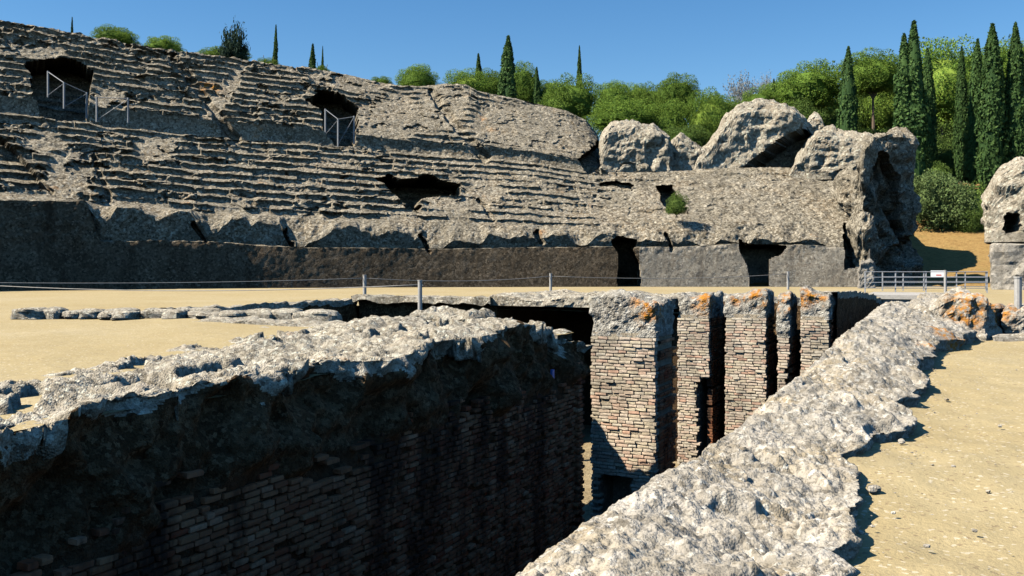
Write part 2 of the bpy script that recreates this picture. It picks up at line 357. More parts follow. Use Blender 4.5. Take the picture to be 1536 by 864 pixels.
# ------------------------------------------------------------------ generic rubble mass from a footprint
def mass(foot, zb, ztop, step, amp, mat, seed=0, rnd=0.35, size=None, cut=(), name='block', smooth=False, hole=None):
    """FOOT: polygon; ZTOP(x, y) -> height; rounded shoulders of RND metres; noise AMP of grain SIZE"""
    foot = np.array(foot, float); n = len(foot); per = []
    for i in range(n):
        a, b = foot[i], foot[(i+1) % n]; k = max(2, int(np.hypot(*(b-a))/step))
        per += [a+(b-a)*t/k for t in range(k)]
    per = np.array(per)
    for _ in range(max(1, int(rnd/step))):       # round the corners in plan
        per = 0.5*per + 0.25*(np.roll(per, 1, 0)+np.roll(per, -1, 0))
    c = per.mean(0); zt = ztop(per[:, 0], per[:, 1])
    hmax = float((zt-zb).max()); nh = max(3, int(hmax/step)); rings = []
    for j in range(nh+1):
        t = j/nh; rings.append(np.column_stack([per, zb+(zt-zb-rnd*0.6)*t]))
    R = float(np.hypot(*(per-c).T).mean()); nr = max(4, int(R/step))
    for j in range(1, nr+1):
        t = j/nr; q = per+(c-per)*t
        zq = ztop(q[:, 0], q[:, 1]); dist = t*R
        rings.append(np.column_stack([q, zq-rnd*0.6*np.clip(1-dist/rnd, 0, 1)**2]))
    V = np.concatenate(rings); nx = len(per); ny = len(rings)
    out = np.column_stack([V[:, :2]-c, np.zeros(len(V))]); out /= np.linalg.norm(out, axis=1, keepdims=True)+1e-6
    top = np.repeat(np.clip((np.arange(ny)-nh)/max(1, nr*0.25), 0, 1), nx)
    dirn = out*(1-top)[:, None]; dirn[:, 2] += top
    size = size or amp*4
    D = amp*(fbm(V, size, 4, seed, 0.55)+0.5*(0.55-worley(V, size*0.45, seed+40)))
    if step > .12: D = D+0.09*fbm(V*np.array((.15, .15, 1.0)), .55, 2, seed+60)-0.35*(1-sstep(0, .10, np.abs(fbm(V, 2.6, 2, seed+70))))*sstep(-.1, .4, fbm(V, 4.0, 2, seed+71))-0.28*np.abs(fbm(V, 1.5, 3, seed+73))+0.20*stones(V, .55, seed+72)+0.12*stones(V, .28, seed+74)+.05
    D *= np.clip((V[:, 2]-zb)/(0.15*hmax+1e-3), 0.25, 1)
    V2 = V+dirn*D[:, None]
    for poly, depth, vec in cut:
        u, v, d = proj(V[:, 0], V[:, 1], V[:, 2])
        jt = 3 if size < 1.99 or size > 2.01 else 16
        u = u+fbm(V, size*1.5, 3, 77)*jt; v = v+fbm(V, size*1.5, 3, 78)*jt
        V2[inpoly(u, v, poly)] += np.array(vec)*depth*(1 if jt == 3 else (.7+.5*fbm(V, 1.2, 2, 79))[inpoly(u, v, poly)][:, None])
    return mesh_np(name, V2, gridf(ny, nx, True), [mat], smooth, lichen_of(V2))

# ------------------------------------------------------------------ the bank of seats
du = np.array([-300, 0, 200, 450, 650, 900, 1100, 1290.]); dd = np.array([50, 56, 60, 63, 65, 66, 66.2, 65.5])
pf = np.polyfit(du/1000, dd, 3)
NC = 1350
p = np.linspace(-240, 1305, NC); d0 = np.polyval(pf, p/1000)
bx, by = ray(p)[0]*d0, ray(p)[1]*d0
tx, ty = np.gradient(bx), np.gradient(by); tl = np.hypot(tx, ty); nxn, nyn = -ty/tl, tx/tl
w = sstep(750, 1050, p); rx, ry = ray(p); rl = np.hypot(rx, ry)
nxn, nyn = nxn*(1-w)+rx/rl*w, nyn*(1-w)+ry/rl*w; tl = np.hypot(nxn, nyn); nxn /= tl; nyn /= tl
Vpod = tab([(-300, 300), (128, 302), (150, 362), (280, 361), (450, 371), (640, 374), (800, 371), (950, 371), (1010, 371), (1100, 366), (1200, 368), (1300, 372)])
Vband = tab([(-300, 285), (0, 290), (140, 302), (200, 306), (300, 315), (450, 324), (650, 331), (800, 337), (900, 342), (1000, 339), (1100, 336), (1200, 342), (1300, 346)])
Vseat = tab([(-300, 140), (0, 170), (140, 186), (200, 194), (300, 205), (450, 216), (650, 233), (800, 243), (900, 259), (1000, 258), (1100, 251), (1200, 251), (1300, 258)])
Vwall = tab([(-300, 115), (0, 145), (140, 160), (200, 168), (300, 180), (450, 193), (540, 204), (650, 216), (800, 228), (900, 248), (910, 256)])
Vsky = tab([(-300, 5), (-100, 20), (0, 31), (60, 42), (100, 50), (200, 68), (300, 82), (400, 95), (450, 102), (500, 108), (560, 122), (600, 130), (645, 129), (670, 126), (700, 128), (715, 137), (780, 150), (850, 166), (880, 182), (898, 205), (908, 250), (1300, 250)])
Mid = tab([(-300, .1), (135, .1), (152, .25), (165, .3), (185, .72), (285, .75), (300, .3), (312, .05), (335, .45), (420, .62), (432, .2), (447, .05), (480, .45), (560, .58), (630, .58), (650, .08), (690, .45), (800, .55), (820, .25), (900, .5), (960, .12), (1300, .1)])
Astep = tab([(-300, 1), (480, 1), (620, .9), (780, .75), (880, .6), (940, .3), (1000, .14), (1300, .10)])
ERODE = [(105, 262, 38, 30, 40), (160, 165, 28, 34, 0), (235, 225, 34, 20, 0), (590, 180, 70, 34, 0), (675, 308, 45, 14, 0), (660, 160, 40, 30, 0), (800, 190, 100, 40, 0), (330, 150, 12, 60, -37), (520, 120, 60, 18, 0), (950, 310, 60, 20, 0), (40, 75, 60, 14, 0), (60, 215, 40, 12, 0), (720, 290, 30, 20, 0)]
def at(r): return bx+nxn*r, by+nyn*r
def zof(Vt, r):
    x, y = at(r); u, _, d = proj(x, y, np.zeros_like(x)); return EYE+(396-Vt(u))*d/FPX, u
zp, _ = zof(Vpod, 0.3); zb, _ = zof(Vband, 2.6); zs, us = zof(Vseat, 13.0); zw, uw = zof(Vwall, 13.5); zk, uk = zof(Vsky, 26.0)
up = 1-sstep(896, 912, uk); zw = zs+(zw-zs)*(1-sstep(900, 915, uw)); zk = zw+(zk-zw)*up
zb = np.maximum(zb, zp+0.1)
NS, NU = 10, 11
segs = []                                       # (part name, list of (r, z) rows, kind)
def lerp(a, b, t): return a+(b-a)*t
segs.append(('podium_wall', [(0.0+0.12*t, lerp(-0.5, zp, t)) for t in np.linspace(0, 1, 34)], 0))
segs.append(('ledge', [(lerp(.12, 1.15, t), zp+0.03*t) for t in np.linspace(0, 1, 6)], 1))
zm = lerp(zp, zb, np.clip(Mid(p)+.30*fbm(np.stack([bx, by, bx*0], -1), 1.6, 3, 44), .03, .85))
band = [(lerp(1.15, .80, t), lerp(zp+.03, zm, t)) for t in np.linspace(0, 1, 14)] + [(lerp(.80, 2.6, t), lerp(zm, zb, t**0.7)) for t in np.linspace(0, 1, 16)[1:]]
segs.append(('vault_band', band, 2))
def seats(n, r0, r1, z0, z1, A, jag):
    out = []
    for k in range(n):
        ra, rb = lerp(r0, r1, k/n), lerp(r0, r1, (k+1)/n); za, zc = lerp(z0, z1, k/n), lerp(z0, z1, (k+1)/n)
        rows = []
        P1 = np.stack([bx, by, np.full(NC, k*7.0+jag)], -1)
        arc = np.concatenate([[0], np.cumsum(np.hypot(np.diff(bx), np.diff(by)))])
        cid = np.floor(arc/0.85+k*.37+1.3*fbm(P1, 3.0, 2, 99)).astype(np.int64); z_ = cid*0
        blk = _h(cid, z_+k, z_+int(jag), 5)-.5; blk2 = _h(cid, z_+k+50, z_+int(jag), 6)-.5; gone = _h(cid//2, z_+k+90, z_+int(jag), 7) < .16
        e = 0.06*fbm(P1, 0.8, 3, 90)+0.26*blk+gone*.6
        zr = (0.03*fbm(P1, 3.5, 2, 95)+0.11*blk2-gone*.30)*((zc-za)/0.8)
        q = np.clip(lerp(0.70, 0.60, sstep(250, 750, p))+0.14*fbm(P1, 0.9, 3, 97), .4, .9); h = zc-za
        for t in np.linspace(0, 1, 6):          # riser, a little undercut
            rows.append((ra+0.16*np.sin(t*math.pi)+e*t*.5, za+h*q*t))
        for t in np.linspace(0, 1, 5)[1:]:      # worn sloping nose
            rows.append((lerp(ra+e*.5, ra+(rb-ra)*.62+e*.3, t), za+h*(q+(1-q)*t**.8)+zr*t))
        for t in np.linspace(0, 1, 4)[1:]:      # tread
            rows.append((lerp(ra+(rb-ra)*.62+e*.3, rb, t), zc+zr*(1-t)))
        res = []
        for i, (r, z) in enumerate(rows):
            s = i/(len(rows)-1); res.append((lerp(lerp(ra, rb, s), r, A), lerp(lerp(za, zc, s), z, A)))
        out.append(res)
    return out
def erode_at(r, zc):
    x, y = at(r); u, v, _ = proj(x, y, zc)
    P1 = np.stack([x, y, zc], -1)
    a = Astep(u)
    for cu, cv, ru, rv, rot in ERODE:
        g = math.radians(rot); dx, dy = u-cu, v-cv
        q = ((dx*math.cos(g)-dy*math.sin(g))/ru)**2+((dx*math.sin(g)+dy*math.cos(g))/rv)**2+0.5*fbm(P1, 3.0, 2, 60)
        a = a*(1-0.9*(1-sstep(0.6, 1.3, q)))
    return np.clip(a*(1-0.6*sstep(0.50, 0.85, fbm(P1, 5.0, 3, 63))), 0.05, 1)
def tier(n, r0, r1, z0, z1, jag):
    res = []
    for k in range(n):
        rc = lerp(r0, r1, (k+.5)/n); zc = lerp(z0, z1, (k+.5)/n); A = erode_at(rc, zc)
        res.append(seats(n, r0, r1, z0, z1, A, jag)[k])
    return res
low = tier(NS, 2.6, 13.0, zb, zs, 3.0)
for k in range(1, NS): low[k][0] = low[k-1][-1]
for rows in low: segs.append(('seat_row', rows, 3))
last = low[-1][-1]
wall = [(lerp(last[0], 13.02, t)+.12*math.sin(t*math.pi), lerp(last[1], zw, t)) for t in np.linspace(0, 1, 14)]
segs.append(('walkway_wall', wall, 4))
upt = tier(NU, 14.3, 26.0, zw, zk, 9.0)
walk = [(lerp(13.02, upt[0][0][0], t), lerp(zw, upt[0][0][1], t)) for t in np.linspace(0, 1, 5)]
segs.append(('walkway', walk, 5))
for k in range(1, NU): upt[k][0] = upt[k-1][-1]
for rows in upt: segs.append(('seat_row', rows, 3))
last = upt[-1][-1]
crown = [(lerp(last[0], 28, t), last[1]+0.15*math.sin(t*3)) for t in np.linspace(0, 1, 8)] + [(lerp(28, 33, t), lerp(last[1], np.minimum(last[1]-3, 6), t)) for t in np.linspace(0, 1, 8)[1:]]
segs.append(('crown', crown, 5))
HOLES = [([(38, 95), (75, 90), (110, 88), (142, 106), (134, 140), (126, 182), (62, 176), (52, 140)], 6), ([(456, 152), (480, 137), (510, 139), (537, 160), (537, 190), (529, 220), (500, 219), (486, 190), (478, 165)], 6),
         ([(566, 266), (585, 262), (602, 270), (640, 262), (692, 277), (690, 294), (634, 297), (628, 317), (606, 306), (590, 290)], 7), ([(988, 280), (1010, 277), (1016, 290), (1031, 312), (1031, 323), (1003, 320), (990, 300)], 3.5),
         ([(917, 362), (930, 355), (954, 357), (950, 375), (958, 400), (958, 440), (928, 440), (925, 382)], 5), ([(1108, 360), (1118, 367), (1178, 367), (1173, 378), (1157, 389), (1155, 440), (1126, 440), (1124, 396), (1110, 378)], 5),
         ([(868, 240), (895, 212), (908, 214), (912, 262), (884, 262)], 3), ([(900, 276), (925, 270), (948, 276), (946, 284), (920, 281), (902, 281)], 1.5), ([(-60, 150), (0, 205), (25, 228), (72, 287), (30, 285), (-60, 230)], 2.5), ([(1266, 337), (1290, 330), (1303, 345), (1303, 397), (1264, 400)], 4)]
SLITS = [((428, 345), (441, 368), 3, 1.3), ((288, 336), (306, 360), 3.5, 1.3), ((634, 352), (643, 377), 3, 1.3), ((806, 347), (814, 362), 4, 1.2), ((998, 350), (1006, 374), 3, 1.2),
         ((262, 88), (352, 208), 8, .9), ((648, 140), (726, 236), 7, .9), ((140, 235), (165, 300), 5, .5), ((720, 300), (740, 332), 3, .5), ((20, 228), (75, 290), 4, 1.0), ((205, 60), (262, 88), 3, .4)]
ruin = empty('amphitheatre_seating', (float(bx[NC//2]), float(by[NC//2]), 0), label='ruined grey stepped seating of the amphitheatre above a dark podium wall', cat='ruin')
for name, rows, kind in segs:
    R = np.stack([np.broadcast_to(r, NC) for r, z in rows]); Zr = np.stack([np.broadcast_to(z, NC) for r, z in rows])
    V = np.stack([bx+nxn*R, by+nyn*R, Zr], -1)
    u, v, _ = proj(V[..., 0], V[..., 1], V[..., 2])
    big = fbm(V, 4.5, 2, 21); mid = fbm(V, 0.55, 2, 22, 0.6); peb = stones(V, 0.42, 31)*1.6; rough = sstep(2.5, 3.2, V[..., 2])*(1-sstep(4.4, 5.6, V[..., 2])); mid = mid*(1-rough)+rough*fbm(V, 1.3, 4, 23, .6)
    ampl = 0.055+0.13*sstep(2.5, 3.5, V[..., 2])*(1-sstep(4.2, 5.6, V[..., 2])) + 0.10*sstep(18, 21, V[..., 2]) + 0.05*sstep(850, 950, u)
    D = big*0.07*sstep(1.0, 3.2, V[..., 2]) + mid*ampl*(0.3+0.7*sstep(2.0, 3.2, V[..., 2])) + peb*0.085*(0.2+0.8*sstep(2.0, 3.2, V[..., 2]))
    D *= sstep(-0.4, 0.8, V[..., 2])*0.8+0.2
    V2 = V.copy(); V2[..., 0] -= nxn*D*0.75; V2[..., 1] -= nyn*D*0.75; V2[..., 2] += D*0.55*sstep(1.0, 3.0, V[..., 2])
    strat = sstep(880, 980, u)*sstep(2.9, 3.6, V[..., 2])*0.16*fbm(V*np.array((.12, .12, 1.0)), .42, 2, 25)
    V2[..., 0] -= nxn*strat; V2[..., 1] -= nyn*strat
    ju = u+4*fbm(V, 1.6, 3, 41); jv = v+3*fbm(V, 1.6, 3, 43)
    push = np.zeros(u.shape)
    for poly, dep in HOLES: push = np.where(inpoly(ju, jv, poly), np.maximum(push, dep), push)
    for a, b, wd, dep in SLITS: push = np.maximum(push, dep*(1-sstep(wd*0.5, wd*1.2, segdist(ju, jv, a, b))))
    for a, b, wd, dep in (((274, 88), (367, 210), 5, .75), ((660, 140), (741, 240), 5, .7), ((200, 66), (262, 84), 3, .3)): push = np.where(push < .05, -dep*(1-sstep(wd*0.4, wd*1.3, segdist(ju, jv, a, b))), push)
    act = sstep(4.6, 5.4, V[..., 2])*(kind == 3)*(.50-.28*sstep(480, 760, u)-.10*sstep(880, 960, u))
    push = push+act*(1.0*sstep(.42, .62, fbm(V, 2.4, 4, 47, .6))-.55*sstep(.46, .66, fbm(V, 1.5, 3, 48, .6)))*(push < 2)
    V2[..., 0] += nxn*push; V2[..., 1] += nyn*push
    V2 = V2.reshape(-1, 3)-np.array(ruin.location)
    if kind == 0:
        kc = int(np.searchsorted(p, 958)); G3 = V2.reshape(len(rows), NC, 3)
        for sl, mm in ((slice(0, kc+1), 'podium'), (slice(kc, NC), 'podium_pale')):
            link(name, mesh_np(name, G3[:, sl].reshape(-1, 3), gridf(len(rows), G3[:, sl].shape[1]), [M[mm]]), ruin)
        continue
    link(name, mesh_np(name, V2, gridf(len(rows), NC), [M['cavea']], False, lichen_of(V2+np.array(ruin.location))), ruin)

# ------------------------------------------------------------------ broken masses on the right end of the seating
def vt(table, fixed=None):
    f = tab(table)
    def g(x, y):
        u, _, d = proj(x, y, np.zeros_like(x)); return EYE+(396-f(u))*d/FPX
    return g
def foot_px(pts): return [W(u, 396, d)[:2] for u, d in pts]
def thing_mass(name, label, cat, foot, zb, ztop, step, amp, mat, group=None, **k):
    me = mass(foot, zb, ztop, step, amp, mat, name=name, **k)
    return tag(link(name, me), label=label, cat=cat, group=group)
thing_mass('masonry_lump', 'rounded grey lump of fallen vault next to the dark gap in the seating', 'ruin', foot_px([(903, 80), (1006, 80), (1012, 88), (900, 88)]), 8.6,
           vt([(896, 262), (903, 205), (915, 190), (950, 183), (980, 190), (1002, 205), (1012, 262)]), 0.16, 0.38, M['block'], seed=3, rnd=0.9, size=1.9)
thing_mass('masonry_lump', 'small grey lump wedged between two bigger fallen vaults', 'ruin', foot_px([(985, 80.6), (1075, 80.6), (1075, 87), (985, 87)]), 8.6,
           vt([(980, 240), (1000, 217), (1020, 207), (1036, 216), (1050, 222), (1080, 230)]), 0.16, 0.3, M['block'], seed=5, rnd=0.7, size=1.6)
thing_mass('fallen_vault', 'largest tilted boulder of vault concrete with a black hollow under it', 'ruin', foot_px([(1036, 79.5), (1200, 79.5), (1222, 83), (1215, 91), (1050, 91)]), 8.8,
           vt([(1030, 258), (1045, 236), (1065, 215), (1085, 180), (1105, 162), (1130, 155), (1165, 156), (1190, 162), (1208, 178), (1222, 215)]), 0.16, 0.36, M['block'], seed=8, rnd=1.1, size=2.4,
           cut=[([(1112, 252), (1135, 236), (1165, 212), (1200, 190), (1216, 196), (1206, 225), (1190, 252)], 5, (0, 1, 0))])
thing_mass('masonry_lump', 'small upright stone leaning on the big tilted boulder', 'ruin', foot_px([(1206, 84), (1240, 84), (1240, 87), (1206, 87)]), 10, vt([(1204, 205), (1212, 178), (1222, 170), (1232, 178), (1244, 200)]), 0.14, 0.25, M['block'], seed=9, rnd=0.5, size=1.0)
thing_mass('masonry_slope', 'grey rubble shoulder above the second podium doorway beside the gateway', 'ruin', foot_px([(1178, 77), (1318, 75), (1325, 79), (1190, 83)]), 8.5,
           vt([(1172, 262), (1190, 250), (1212, 212), (1225, 197), (1250, 196), (1275, 205), (1300, 206), (1330, 202), (1350, 204)]), 0.17, 0.40, M['block'], seed=12, rnd=0.8, size=2.0)
thing_mass('gateway_pier', 'tall broken gateway pier with a dark shaded inner face', 'ruin', [(-6.7, 71.2), (-6.15, 69.6), (-5.5, 70.4), (-2.85, 74.8), (-2.95, 77), (-9, 77)], -0.3,
           vt([(1262, 262), (1285, 258), (1296, 225), (1310, 206), (1335, 201), (1352, 203), (1366, 207), (1372, 250), (1380, 305), (1391, 350), (1398, 392), (1404, 400)]), 0.15, 0.62, M['cavea'], seed=15, rnd=0.4, size=2.0,
           cut=[([(1312, 268), (1325, 232), (1345, 238), (1362, 275), (1372, 330), (1340, 372), (1318, 350), (1306, 300)], 2.2, (-.45, .9, 0)), ([(1318, 372), (1372, 345), (1384, 398), (1312, 402)], 1.6, (-.45, .9, 0))])
g = empty('gateway_wall', (4.6, 69, 0), label='pale plastered gateway wall carrying a rounded mass of grey concrete', cat='ruin')
def rel(me, o):
    me.transform(__import__('mathutils').Matrix.Translation(-Vector(o.location))); return me
link('wall', rel(mass([(1.75, 66.5), (9.5, 65.0), (10.5, 73), (2.0, 74)], -0.3, lambda x, y: 2.9+0*x, 0.2, 0.14, M['plaster'], 31, 0.2, 1.2), g), g)
link('vault_lump', rel(mass([(1.35, 67.0), (9.8, 65.6), (10.8, 74), (1.8, 75)], 3.0, vt([(1470, 320), (1477, 285), (1490, 266), (1505, 255), (1530, 244), (1600, 232), (1700, 230)]), 0.2, 0.36, M['block'], 33, 1.0, 2.0,
     cut=[([(1508, 322), (1516, 312), (1530, 318), (1532, 342), (1512, 344)], 3, (0, 1, 0))]), g), g)
for k, (u0, u1) in enumerate(((1486, 1494), (1506, 1520))):
    a = W(u0, 396, 66.3); b = W(u1, 396, 66.1)
    MB().box((a[0]-4.6, a[1]-69-.1, 2.55), (b[0]-4.6, b[1]-69+.7, 2.95)).build('slot_lintel', M['plaster'], g)
thing_mass('masonry_stub', 'short pale stub of wall at the foot of the gateway pier', 'ruin', foot_px([(1287, 62), (1312, 62), (1312, 63.5), (1287, 63.5)]), -0.2, vt([(1284, 412), (1292, 393), (1305, 390), (1312, 394)]), 0.1, 0.12, M['plaster'], seed=35, rnd=0.2, size=.6)

# ------------------------------------------------------------------ bricks
def brick_mesh(k):
    r = np.random.default_rng(100+k); n = 3
    pts = []; idx = {}
    for i in range(n):
        for j in range(n):
            for l in range(n):
                if i in (0, n-1) or j in (0, n-1) or l in (0, n-1):
                    idx[(i, j, l)] = len(pts); c = np.array((i, j, l))/(n-1)-0.5
                    cor = (np.abs(c) > .49).sum(); c = c*(1, 0.995, 0.98, 0.955)[cor]
                    pts.append(c+r.normal(0, 0.013, 3))
    F = []
    for ax in range(3):
        for side in (0, n-1):
            for a in range(n-1):
                for b in range(n-1):
                    q = []
                    for da, db in ((0, 0), (1, 0), (1, 1), (0, 1)):
                        t = [0, 0, 0]; t[ax] = side; t[(ax+1) % 3] = a+da; t[(ax+2) % 3] = b+db; q.append(idx[tuple(t)])
                    F.append(q if side else q[::-1])
    return np.array(pts), np.array(F)
BV = [brick_mesh(k) for k in range(8)]
BM = {m: [mesh_np('brick', v, f, [M[m]]) for v, f in BV] for m in ('brick', 'brick_dark')}
def place_bricks(parent, items, mat, limit=300):
    """items: (centre, size, yaw); the LIMIT showing largest become parts, the rest one joined part"""
    off = np.array(parent.location)
    def key(it):
        c = it[0]; u, v, d = proj(np.array(c[0]), np.array(c[1]), np.array(c[2]))
        return (0 if (-20 < u < 1556 and v < 880) else 1000)+float(d)
    items = sorted(items, key=key)
    for c, s, yaw in items[:limit]:
        o = bpy.data.objects.new('brick', BM[mat][random.randrange(8)]); COL.objects.link(o); o.parent = parent
        o.location = np.array(c)-off; o.scale = s; o.rotation_euler = (random.gauss(0, .012), random.gauss(0, .012), yaw+random.gauss(0, .02))
    if len(items) > limit:
        Vs = []; Fs = []; b = 0
        for c, s, yaw in items[limit:]:
            v, f = BV[random.randrange(8)]; v = v*np.array(s); cy, sy = math.cos(yaw), math.sin(yaw)
            v = np.column_stack([v[:, 0]*cy-v[:, 1]*sy, v[:, 0]*sy+v[:, 1]*cy, v[:, 2]])+np.array(c)-off
            Vs.append(v); Fs.append(f+b); b += len(v)
        tag(link('brickwork', mesh_np('brickwork', np.concatenate(Vs), np.concatenate(Fs), [M[mat]]), parent), kind='stuff')

# ------------------------------------------------------------------ left pit wall: rubble head over brick face
zfront = tab([(-8, .1), (3, -.05), (5, .0), (7, .12), (9, .2), (12, .17), (14, .28), (17.5, .36), (18.4, .34), (19.2, .05), (20.5, -.35)])
xback = tab([(-8, -10.2), (4, -11.3), (8.4, -12.0), (13, -13.8), (17.4, -15.8), (20.5, -18.5)])
yr = np.concatenate([np.linspace(-8, 2.5, 40)[:-1], np.linspace(2.5, 20.5, 620)]); NYL = len(yr)
rows = []
for t in np.linspace(0, 1, 130):                # top, from the sand to the pit edge
    tt = t**0.8
    x = lerp(xback(yr), -8.0, tt); z = lerp(-0.10, zfront(yr), sstep(0, .55, np.array(t)))*np.ones(NYL)
    rows.append(np.stack([x, yr, z], -1))
ntop = len(rows)
for t in np.linspace(0, 1, 120)[1:]:            # face
    zf = lerp(zfront(yr), -5.2, t**1.25); rows.append(np.stack([np.full(NYL, -8.0), yr, zf], -1))
V = np.stack(rows); S = V.copy(); V2 = V.copy()
isf = np.zeros(len(rows)); isf[ntop:] = 1
low_ = sstep(-0.75, -1.5, V[..., 2]+0.25*fbm(V, 1.3, 3, 70))            # 1 where the brick face starts
b1 = fbm(V, 1.1, 4, 50, 0.55); b2 = 0.55-worley(V, 0.30, 52); b3 = fbm(V, 0.16, 3, 55, 0.6); b4 = 0.5-worley(V, 0.11, 57)
D = 0.11*b1+0.14*stones(V, .34, 52)+0.09*stones(V, .14, 57)+0.05*stones(V, .07, 59)+0.025*b3
holes = sstep(0.26, 0.42, fbm(V, 0.75, 3, 58))*0.36                        # pits where stones have fallen out
edge = sstep(0, 0.10, np.arange(len(rows))/ntop)[:, None]
V2[..., 2] += (1-isf)[:, None]*(D*1.0-holes)*(0.35+0.65*edge)
fr = np.clip((np.arange(len(rows))-ntop*0.86)/(ntop*0.14), 0, 1)[:, None]   # carry the ragged lip outwards near the edge
V2[..., 0] += fr*(0.30*fbm(V, 0.9, 3, 61, .6)+0.12*b2+D*0.4)*(1-low_) + isf[:, None]*low_*(-0.07+0.025*b3)
V2[..., 0] -= isf[:, None]*(1-low_)*0.10*sstep(0, -0.6, V[..., 2])
V2[..., 1] += 0.05*b3*fr
pw = empty('pit_wall', (-8, 6, -5), label='dark brick pit wall in shade under a jagged pale rubble head', cat='wall')
Vr = V2.reshape(-1, 3); off = np.array(pw.location)
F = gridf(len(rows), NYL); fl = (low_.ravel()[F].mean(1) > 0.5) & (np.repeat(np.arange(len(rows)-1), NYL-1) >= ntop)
lc = lichen_of(Vr)
def submesh(name, V, F, mat, lc=None, smooth=False):
    idx = np.unique(F); mp = np.full(len(V), -1); mp[idx] = np.arange(len(idx))
    return mesh_np(name, V[idx], mp[F], [mat], smooth, None if lc is None else lc[idx])
rowi = np.repeat(np.arange(len(rows)-1), NYL-1); shade_m = (~fl) & (rowi+10*fbm(Vr[F].mean(1), .5, 3, 75) > ntop+6)  # ragged mask of face cells below the lip with shade painted in
link('rubble_head', submesh('rubble_head', Vr-off, F[(~fl) & (~shade_m)], M['near_left'], lc, True), pw)
link('shade_dark_face', submesh('shade_dark_face', Vr-off, F[shade_m], M['shade_dark'], lc, True), pw)
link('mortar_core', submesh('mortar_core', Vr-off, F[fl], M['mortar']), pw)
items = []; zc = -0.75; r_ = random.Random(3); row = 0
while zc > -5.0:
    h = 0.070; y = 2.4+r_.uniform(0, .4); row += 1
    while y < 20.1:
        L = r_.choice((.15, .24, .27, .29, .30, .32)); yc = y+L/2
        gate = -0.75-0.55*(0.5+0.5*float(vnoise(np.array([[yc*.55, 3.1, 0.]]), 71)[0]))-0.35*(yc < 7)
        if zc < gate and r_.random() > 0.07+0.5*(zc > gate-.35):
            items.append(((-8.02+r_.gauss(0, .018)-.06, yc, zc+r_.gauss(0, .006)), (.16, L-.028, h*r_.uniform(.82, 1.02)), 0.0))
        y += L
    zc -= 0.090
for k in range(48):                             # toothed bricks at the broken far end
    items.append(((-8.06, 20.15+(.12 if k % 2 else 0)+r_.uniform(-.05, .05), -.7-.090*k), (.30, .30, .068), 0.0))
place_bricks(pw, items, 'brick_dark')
tag(MB().box((-.03, -.05, -.14), (.02, .05, .14)).build('blue_scrap', M['blue']), label='small blue plastic scrap caught on the shaded pit wall', cat='litter').location = (-7.93, 18.55, -.82)

# ------------------------------------------------------------------ right pit wall: low rubble coping
zr_ = tab([(-8, .22), (3, .26), (5, .28), (8, .20), (11, .27), (15, .47), (19, .58), (22, .68), (25, .62), (28, .4), (33, .3), (52, .1)])
xi = tab([(-8, -1.75), (12, -1.72), (24, -1.68), (52, -1.6)])
xo = tab([(-8, -.70), (4, -.76), (8, -.66), (12, -.52), (16, -.36), (20, -.05), (22.8, .3), (26, .2), (30, -.3), (52, -.4)])
yr = np.concatenate([np.linspace(-8, 2.2, 40)[:-1], np.geomspace(2.2, 27, 900), np.linspace(27, 52, 90)[1:]]); NYR = len(yr)
rows = []
for t in np.linspace(0, 1, 34)[:-1]: rows.append(np.stack([np.full(NYR, 0)+xi(yr), yr, lerp(-5.2, zr_(yr)-.12, t)], -1))
nface = len(rows)
P1 = np.stack([yr*0, yr, yr*0], -1)
tongue = -0.02+0.17*fbm(P1, 1.1, 3, 81, .6)+0.08*np.abs(fbm(P1, 0.5, 2, 83))
xout = xo(yr)+tongue
for t in np.linspace(0, 1, 150):
    z = zr_(yr)*(1-0.12*(1-sstep(0, .12, np.array(t))))*(1-0.70*t**1.7)+0.02
    rows.append(np.stack([lerp(xi(yr), xout, t), yr, z], -1))
for t in np.linspace(0, 1, 14)[1:]:
    rows.append(np.stack([xout-0.10*t, yr, lerp(zr_(yr)*.30+.02, -.15, t)], -1))
V = np.stack(rows); V2 = V.copy(); k_ = np.arange(len(rows))
tp = ((k_ >= nface) & (k_ < nface+150)).astype(float)[:, None]; sd = (k_ >= nface+150).astype(float)[:, None]
b1 = fbm(V, 1.0, 3, 84, .55); b2 = 0.55-worley(V*np.array((1, 1, .8)), 0.42, 86); b3 = fbm(V, 0.14, 3, 88, .6); b4 = 0.5-worley(V, 0.075, 90)
D = 0.085*b1+0.08*stones(V*np.array((1, .7, .8)), .34, 86)+0.06*stones(V, .12, 90)+0.035*stones(V, .05, 93)+0.018*b3
cr = sstep(0.28, 0.46, fbm(V, 0.55, 3, 92))*0.06
ed = np.clip(np.minimum(k_-nface, nface+150-k_)/12.0, 0, 1)[:, None]
V2[..., 2] += tp*(D-cr)*(.45+.55*ed)
V2[..., 0] += (1-tp)*(1-sd)*(-.12*b2-0.05*b1)*sstep(-1.5, 0, V[..., 2]) + sd*(0.10*b2+.05*b3)
rw = tag(link('rubble_wall', mesh_np('rubble_wall', V2, gridf(len(rows), NYR), [M['near']], True, lichen_of(V2.reshape(-1, 3)))), label='low pale lichened rubble wall along the sandy path edge', cat='wall')

